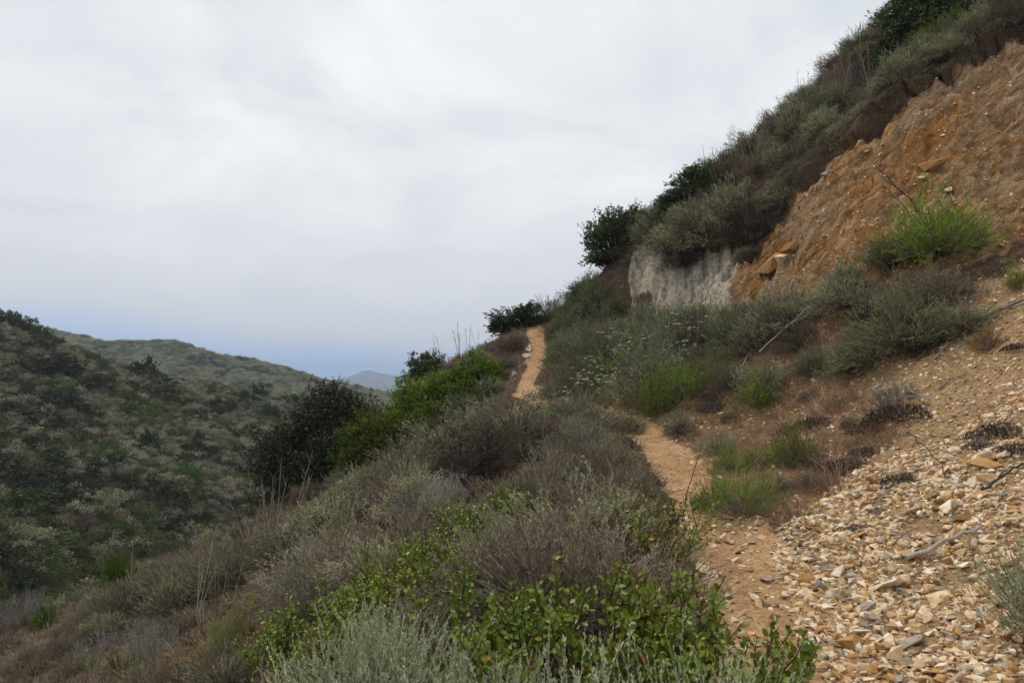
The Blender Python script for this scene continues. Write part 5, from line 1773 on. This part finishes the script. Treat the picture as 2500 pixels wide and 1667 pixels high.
HERO = [(2307, 1250, 54, 'white oblong slab high on the scree', 1, 3), (2223, 1256, 50, 'white slab left of the high oblong one', 1, 3), (2355, 1272, 44, 'brown upright block beside the white oblong slab', 0, 2), (2094, 1314, 44, 'ochre slab at the upper edge of the scree', 1, 2),
        (2047, 1358, 34, 'pale yellow block near the trail edge', 0, 0), (2052, 1406, 42, 'white tilted block at the trail edge', 0, 3), (2163, 1436, 84, 'biggest white slab lying in the middle of the scree', 1, 3),
        (1998, 1440, 44, 'grey-tan block beside the flat pair on the trail', 0, 5), (1914, 1460, 30, 'pale wedge stone lying alone on the trail', 0, 0), (1977, 1458, 46, 'pale flat stone under the grey-tan block', 1, 0), (2007, 1485, 56, 'long flat pale slab on the trail', 1, 3),
        (2019, 1500, 26, 'round tan stone under the long flat slab', 0, 1), (1920, 1490, 30, 'low tan stone half sunk in the trail', 1, 1), (2109, 1490, 56, 'long grey-brown slab between trail and scree', 1, 5), (2088, 1536, 26, 'small pale oval stone by the trail', 1, 3),
        (2106, 1550, 42, 'white flat stone near the lower scree edge', 1, 3), (2077, 1582, 48, 'ochre box-shaped block on the lower trail', 0, 2), (2031, 1595, 40, 'tan lump on the lower trail', 0, 1), (2115, 1594, 40, 'ochre lump right of the box-shaped block', 0, 2),
        (2169, 1580, 38, 'pale yellow lump on the lower scree', 0, 0), (2187, 1610, 52, 'cream pentagonal stone at the lower scree', 0, 0), (2220, 1572, 60, 'grey cracked slab on the lower scree', 1, 5), (1980, 1625, 34, 'tan flat stone on the lowest trail', 1, 1), (2007, 1636, 32, 'tan stone right of the lowest flat one', 0, 1),
        (2289, 1470, 58, 'pale long slab in the right of the scree', 1, 0), (2271, 1498, 46, 'cream slab under the pale long one', 1, 0), (1899, 1352, 28, 'tan box stone alone on the upper trail', 0, 1), (2409, 1322, 46, 'cream slab under the end of the silvery branch', 1, 0), (2355, 1388, 34, 'white round stone right of the silvery branch', 0, 3),
        (2295, 1160, 48, 'cream slab below the dark arching stem', 1, 0), (2286, 1178, 38, 'cream block under the slab by the dark stem', 0, 0), (2409, 1140, 58, 'big brown-faced stone by the black mats', 0, 2), (2445, 1120, 42, 'pale upright stone behind the big brown-faced one', 0, 0), (2397, 1176, 60, 'tan angular stone before the big brown-faced one', 0, 1),
        (1905, 642, 46, 'pale block jutting from the orange bank crevice', 0, 0), (1892, 662, 74, 'ochre boulder under the jutting pale block', 0, 2), (1930, 614, 52, 'red-brown block above the jutting pale one', 0, 4), (2316, 465, 28, 'pale stone stuck in the orange bank', 1, 0), (2250, 438, 20, 'small white stone stuck in the orange bank', 1, 3), (2285, 405, 70, 'dark ledge stone in the orange bank', 1, 4),
        (2020, 430, 24, 'grey stone under the turf lip', 0, 5), (2110, 375, 22, 'grey flat stone under the turf lip higher up', 1, 5), (665, 1445, 20, 'pale stone on the lower slope beside a dark shrub', 0, 3), (2330, 1110, 30, 'white stone left of the black mats', 0, 3), (2390, 600, 30, 'tan stone right of the bank fennel', 0, 1), (1675, 1268, 34, 'whitish stone at the foot of the slim dark stem', 0, 3), (1760, 1010, 18, 'pale stone over the ochre hollow', 1, 0),
        (1715, 1395, 44, 'cream slab behind the leafy bush at the trail edge', 1, 0), (1735, 1425, 40, 'white stone between leaves at the trail edge', 0, 3), (1290, 855, 26, 'white rock on the left verge of the upper trail', 0, 3), (1285, 872, 20, 'whitish rock under the other on the upper trail', 0, 3), (1250, 920, 26, 'grey rock left of the trail dip', 0, 5)]
for u, v, w, lb, fl, ci in HERO:
    p = hit(u, v)
    put_stone(p, w * 1.12 / F * p[1], lb, None, bool(fl), ci, 0.18)

# loose stones: candidates over the scree, the trail and the bank; the ones that show largest are objects, the rest one gravel mass
cand = []
SCR = np.array(SCREE)


def add_cand(n, x0, x1, y0, y1, accept, smin, smax, pw):
    x = gs.uniform(x0, x1, n)
    y = gs.uniform(y0, y1, n)
    a = accept(x, y)
    x, y = x[a], y[a]
    s = smin + (smax - smin) * gs.random(len(x)) ** pw
    u, v, d = project(np.stack([x, y, zq(x, y)], 1))
    k = (u > -40) & (u < 2560) & (v < 1720) & (d > 1.5)
    for xx, yy, ss, dd in zip(x[k], y[k], s[k], d[k]):
        cand.append((ss / dd, xx, yy, ss))


lower = lambda x, y: (poly_sd(x, y, SCREE) > -0.1) & (y < 6.6 + 0.6 * fbm(x, y, 2, 7)) & (fbm(x * 1.6, y * 1.6, 3, 15) + 0.35 * gs.random(np.shape(x)) > -0.14)
add_cand(105000, 1.2, 9, 2.0, 7.5, lower, 0.012, 0.08, 3.4)
add_cand(4000, 1.2, 9, 2.0, 6.5, lower, 0.03, 0.13, 3.6)
add_cand(30000, 2, 9.5, 5, 13, lambda x, y: (poly_sd(x, y, SCREE) > -0.1), 0.01, 0.075, 4)
add_cand(15000, -1, 4, 2, 24, lambda x, y: line_d(x, y, trail_xy) < 0.55, 0.006, 0.05, 4)
add_cand(900, 1.0, 3.0, 2, 6.5, lambda x, y: line_d(x, y, trail_xy) < 0.8, 0.03, 0.11, 2.5)
add_cand(16000, 5, 13, 8, 17, lambda x, y: (poly_sd(x, y, BANK) > 0.1), 0.010, 0.10, 6)
add_cand(16000, 1, 7, 5, 16, lambda x, y: (poly_sd(x, y, DRY) > 0), 0.012, 0.08, 4)
add_cand(700, -6, 1, 4, 13, lambda x, y: poly_sd(x, y, TURF_BARE) > -0.3, 0.012, 0.06, 4)
cand.sort(reverse=True)
NOBJ = 300 - len(HERO)
STONE_LABELS = Labels([('the ' + lb, u, v) for lb, u, v in (('silvery branch', 2300, 1345), ('biggest white slab', 2163, 1430), ('box-shaped ochre block', 2077, 1577), ('long flat slab', 2007, 1481), ('high white slab', 2307, 1247), ('big brown-faced stone', 2409, 1133), ('cream pentagonal stone', 2187, 1601), ('pale long slab', 2289, 1466), ('lone wedge stone', 1914, 1455), ('dark arching stem', 2270, 1140), ('trail-edge leafy sprig', 1880, 1600), ('trail-side fennel', 1815, 1220), ('bank fennel', 2270, 560), ('golden cushion', 2420, 830), ('jutting pale block', 1905, 640), ('lower-slope stone', 665, 1445), ('upper trail', 1300, 860), ('trail bend', 1590, 1040), ('corner sage', 2450, 1600))])
CNAME = ['cream', 'tan', 'ochre', 'whitish', 'rust-brown', 'grey']
for q, x, y, s in cand[:NOBJ]:
    ons = poly_sd(np.array([x]), np.array([y]), BANK)[0] > 0
    ont = line_d(np.array([x]), np.array([y]), trail_xy)[0] < 0.5
    lb, gr = ('loose angular stone lying on the trail', 'loose stones on the trail') if ont else ('angular stone stuck in the orange cut bank', 'stones in the cut bank') if ons else ('loose angular shale stone among many on the scree slope', 'loose stones on the scree')
    ci = int(gs.choice(len(SCOL), p=SP_))
    fl = gs.random() < 0.4
    STONE_LABELS.add(put_stone((x, y, float(zq(x, y))), s, lb, gr, fl, ci, 0.2), 'loose %s %s' % (CNAME[ci], 'slab' if fl else 'stone'))
STONE_LABELS.write()
rest = np.array([(x, y, s) for q, x, y, s in cand[NOBJ:]])
ch = []
shp = gs.integers(0, len(SHAPES), len(rest))
cc = gs.choice(len(SCOL), len(rest), p=SP_)
# small stones are mostly tan and ochre
for k in range(len(SHAPES)):
    sel = np.where(shp == k)[0]
    if not len(sel):
        continue
    V, Fc = SHAPES[k]
    n = len(sel)
    X_, Y_, S_ = rest[sel].T
    e = unit(gs.normal(size=(n, 3)) * 0.28 + np.stack([-bil(gx_, X_, Y_), -bil(gy_, X_, Y_), np.ones(n)], 1))
    a_ = unit(np.cross(e, gs.normal(size=(n, 3))))
    b_ = np.cross(e, a_)
    W_ = (a_[:, None] * V[None, :, :1] + b_[:, None] * V[None, :, 1:2] + e[:, None] * V[None, :, 2:]) * S_[:, None, None]
    W_ += np.stack([X_, Y_, zq(X_, Y_) + S_ * V[:, 2].max() * 0.5], 1)[:, None]
    tn = np.array([c for c, _ in SCOL])[cc[sel]] * gs.uniform(0.7, 1.15, (n, 1))
    ch.append((W_.reshape(-1, 3), (np.arange(n)[:, None, None] * len(V) + Fc[None]).reshape(-1, 3), 0, np.repeat(tn, len(V), 0)))
gravel = bpy.data.objects.new('gravel', build_mesh('gravel', ch, [M_STONE]))
COL.objects.link(gravel)
tag(gravel, 'small shale gravel strewn over scree, trail and bank', kind='stuff')

# ------------------------------------------------------------------ scrub on the hills across the valley
def far_variant(seed, W, H, c0, c1, n=24, spr=6, nl=5, L=0.16, twig=True):
    lv, st = bush_parts(seed, W=W, H=H, clumps=n, sprigs=spr, nl=nl, L=L, Wl=L * 0.62, c0=c0, c1=c1, spread=0.24, fill=0.5)
    return build_mesh('scrub', lv, [M_LEAF, M_TWIG])


FARV = [far_variant(700, 1.3, 0.8, (0.175, 0.18, 0.108), (0.33, 0.32, 0.215), L=0.10), far_variant(701, 1.2, 0.75, (0.205, 0.20, 0.135), (0.38, 0.36, 0.26), L=0.10), far_variant(702, 1.1, 0.7, (0.075, 0.062, 0.052), (0.14, 0.115, 0.095), L=0.10),
        far_variant(703, 1.4, 0.9, (0.045, 0.075, 0.014), (0.095, 0.13, 0.03), L=0.13), far_variant(704, 1.5, 1.0, (0.025, 0.037, 0.011), (0.05, 0.064, 0.02), L=0.14)]


FARV2 = [far_variant(710, 1.3, 0.7, (0.20, 0.205, 0.13), (0.33, 0.32, 0.22), L=0.10), far_variant(711, 1.2, 0.65, (0.23, 0.225, 0.155), (0.37, 0.355, 0.26), L=0.10), far_variant(712, 1.1, 0.7, (0.13, 0.12, 0.085), (0.22, 0.20, 0.14), L=0.10), far_variant(713, 1.4, 0.8, (0.10, 0.13, 0.05), (0.17, 0.2, 0.08), L=0.13), far_variant(714, 1.5, 0.9, (0.05, 0.065, 0.03), (0.09, 0.11, 0.05), L=0.14)]


def far_scatter(name, zf, x0, x1, y0, y1, sp, smul, label, probs, seed, gmask):
    g = np.random.default_rng(seed)
    x, y = jitter_points(x0, x1, y0, y1, sp, g)
    z = zf(x, y)
    u, v, d = project(np.stack([x, y, z + 0.5], 1))
    k = (u > -60) & (u < 1250) & (z > np.where((x > xs[0]) & (x < xs[-1]) & (y < ys[-1]), zq(x, y), -99) - 0.2)
    x, y, z = x[k], y[k], z[k]
    n = len(x)
    pt_ = fbm(x / (8 * sp), y / (8 * sp), 3, seed)
    r = g.random(n)
    ix = g.choice(3, n, p=probs)
    ix = np.where((pt_ > 0.2) & (r < 0.55), 3, ix)
    ix = np.where((pt_ < -0.22) & (r < 0.5), 4, ix)
    if not gmask:
        low_ = np.clip((62 - y) / 30, 0, 1)
        r2 = g.random(n)
        ix = np.where(r2 < 0.55 * low_, np.where(g.random(n) < 0.5, 3, np.where(g.random(n) < 0.5, 4, 2)), ix)
    s = g.uniform(0.55, 1.25, n) * smul
    return gn_scatter(name, np.stack([x, y, z - 0.05], 1), np.stack([g.normal(size=n) * 0.15, g.normal(size=n) * 0.15, g.random(n) * 6.28], 1), np.stack([s, s, s * g.uniform(0.7, 1.1, n)], 1), ix, FARV2 if gmask else FARV, label)


far_scatter('valley_scrub', z1, -95, 2, 24, 172, 0.98, 0.85, 'dense grey-green scrub covering the hill across the valley', (0.42, 0.36, 0.22), 61, None)
far_scatter('far_scrub', z2, -310, 40, 190, 400, 2.6, 2.1, 'pale scrub covering the farther hill', (0.5, 0.42, 0.08), 62, True)

K_VDARK = Kind('valley_bush', [lambda i=i: bush_parts(720 + i, W=1.0, H=0.85, clumps=46, sprigs=7, nl=6, L=0.075, Wl=0.045, c0=(0.022, 0.034, 0.010), c1=(0.052, 0.066, 0.02), spread=0.14, fill=0.6) for i in range(4)], M_LEAF, (1.1, 0.95))
K_VGREEN = Kind('valley_bush', [lambda i=i: bush_parts(730 + i, W=1.0, H=0.75, clumps=46, sprigs=7, nl=6, L=0.07, Wl=0.042, c0=(0.05, 0.09, 0.011), c1=(0.10, 0.15, 0.024), spread=0.14, fill=0.6) for i in range(3)], M_LEAF, (1.1, 0.85))


def far_hero(kind, u, v, w, h, zf, label, group):
    p = cast(zf, u, v, 20, 420, 0.1)
    if p is None:
        return
    d = project(p)[2][0]
    ws, hs = w / F * d, h / F * d
    p[2] -= 0.25
    return kind.put(p, rng.random() * 6.28, (ws / kind.size[0], ws / kind.size[0], hs / kind.size[1]), label, 'bush', group, None, None, False)


VB = [(99, 838, 60, 62, 0), (18, 800, 70, 60, 0), (60, 805, 60, 50, 0), (156, 910, 85, 78, 0), (90, 905, 130, 55, 0), (345, 920, 95, 75, 0), (415, 925, 95, 85, 0), (400, 948, 70, 45, 0), (400, 970, 80, 50, 0), (210, 850, 75, 34, 1), (262, 878, 60, 34, 1), (228, 942, 120, 50, 0), (144, 950, 95, 42, 1), (140, 995, 140, 70, 0), (87, 1035, 140, 60, 0),
      (315, 985, 50, 58, 1), (312, 1012, 62, 52, 1), (243, 1010, 42, 36, 1), (632, 962, 66, 42, 0), (600, 978, 70, 44, 0), (585, 940, 46, 28, 0), (522, 966, 46, 36, 0), (519, 1002, 66, 52, 0), (557, 1000, 58, 40, 0), (590, 992, 46, 34, 0), (471, 1020, 42, 34, 0), (484, 1024, 40, 40, 0), (611, 1062, 62, 42, 0), (357, 1092, 60, 70, 0), (486, 1094, 50, 64, 0), (576, 1112, 36, 46, 0),
      (87, 1090, 120, 60, 0), (450, 1168, 80, 62, 1), (120, 1128, 110, 60, 0), (30, 1170, 160, 90, 0), (105, 1175, 130, 70, 0), (240, 1160, 100, 60, 0), (507, 914, 50, 26, 1), (570, 920, 90, 24, 1), (660, 932, 56, 26, 0), (45, 1250, 170, 95, 0), (142, 1235, 140, 90, 0), (400, 1222, 150, 105, 0), (316, 1195, 60, 60, 0), (132, 1330, 130, 62, 1), (336, 1315, 70, 40, 1), (412, 1285, 80, 60, 0),
      (250, 1260, 70, 40, 1), (60, 1330, 90, 50, 1), (30, 1400, 120, 60, 0), (180, 1390, 90, 45, 1), (20, 930, 60, 40, 1), (330, 880, 60, 26, 1), (470, 905, 60, 26, 1), (275, 1130, 70, 40, 0), (530, 1140, 60, 40, 0), (700, 985, 50, 34, 0), (560, 1060, 44, 34, 0), (660, 1010, 46, 40, 0), (200, 1075, 60, 40, 0), (440, 1060, 40, 30, 1), (380, 1015, 40, 30, 1), (690, 950, 36, 18, 1), (740, 985, 40, 24, 0), (25, 1010, 90, 50, 0)]
VLAB = Labels([('the lone dark tree', 745, 1100), ('the twin dark trees', 380, 900), ('the dark thicket', 80, 1220), ('the broad dark bush', 400, 1180), ('the pale open scrub', 420, 1040), ('the upper hill corner', 20, 780), ('the right-hand cluster', 560, 970)])
for i, (u, v, w, h, k) in enumerate(VB):
    ob = far_hero(K_VGREEN if k else K_VDARK, u, v, w * 0.86, h * 0.86, z1, ('fresh green bush dotted on the valley hill' if k else 'dark bush dotted on the scrubby valley hill'), 'green bushes on the valley hill' if k else 'dark bushes on the valley hill')
    if ob:
        VLAB.add(ob, 'green valley-hill bush' if k else 'dark valley-hill bush')
VLAB.write()
VB2 = Labels([('the far hill knoll', 390, 835), ('the far hill gap', 850, 950), ('the far hill bush cluster', 530, 890)])
for (u, v, w, h) in [(510, 882, 22, 12), (520, 895, 24, 14), (545, 900, 30, 14), (488, 893, 20, 12), (318, 842, 34, 12), (400, 846, 30, 8), (640, 912, 24, 12), (570, 905, 20, 10), (740, 930, 20, 8), (760, 945, 26, 10), (690, 918, 18, 8), (860, 965, 26, 12), (900, 975, 20, 8), (250, 850, 30, 10), (460, 880, 20, 10)]:
    ob = far_hero(K_VDARK, u, v, w, h, z2, 'hazy dark bush on the farther hill', 'dark bushes on the farther hill')
    if ob:
        VB2.add(ob, 'hazy dark far-hill bush')
VB2.write()

# ------------------------------------------------------------------ the air
hz_ = bpy.data.materials.new('haze_air')
hz_.use_nodes = True
hz_.node_tree.nodes.clear()
pv = hz_.node_tree.nodes.new('ShaderNodeVolumePrincipled')
pv.inputs['Color'].default_value = (0.64, 0.77, 1.0, 1)
pv.inputs['Density'].default_value = 0.00042
pv.inputs['Anisotropy'].default_value = 0.0
ho = hz_.node_tree.nodes.new('ShaderNodeOutputMaterial')
hz_.node_tree.links.new(pv.outputs[0], ho.inputs['Volume'])
bx = np.array([(x, y, z) for z in (-42.5, 150) for y in (-3950, 3950) for x in (-3950, 3950)], float)
hm = build_mesh('haze', [(bx, np.array([(0, 2, 3, 1), (4, 5, 7, 6), (0, 1, 5, 4), (2, 6, 7, 3), (0, 4, 6, 2), (1, 3, 7, 5)]), 0, np.array((1, 1, 1)))], [hz_])
haze = bpy.data.objects.new('haze', hm)
COL.objects.link(haze)
tag(haze, 'thin bluish haze in the air', kind='stuff')
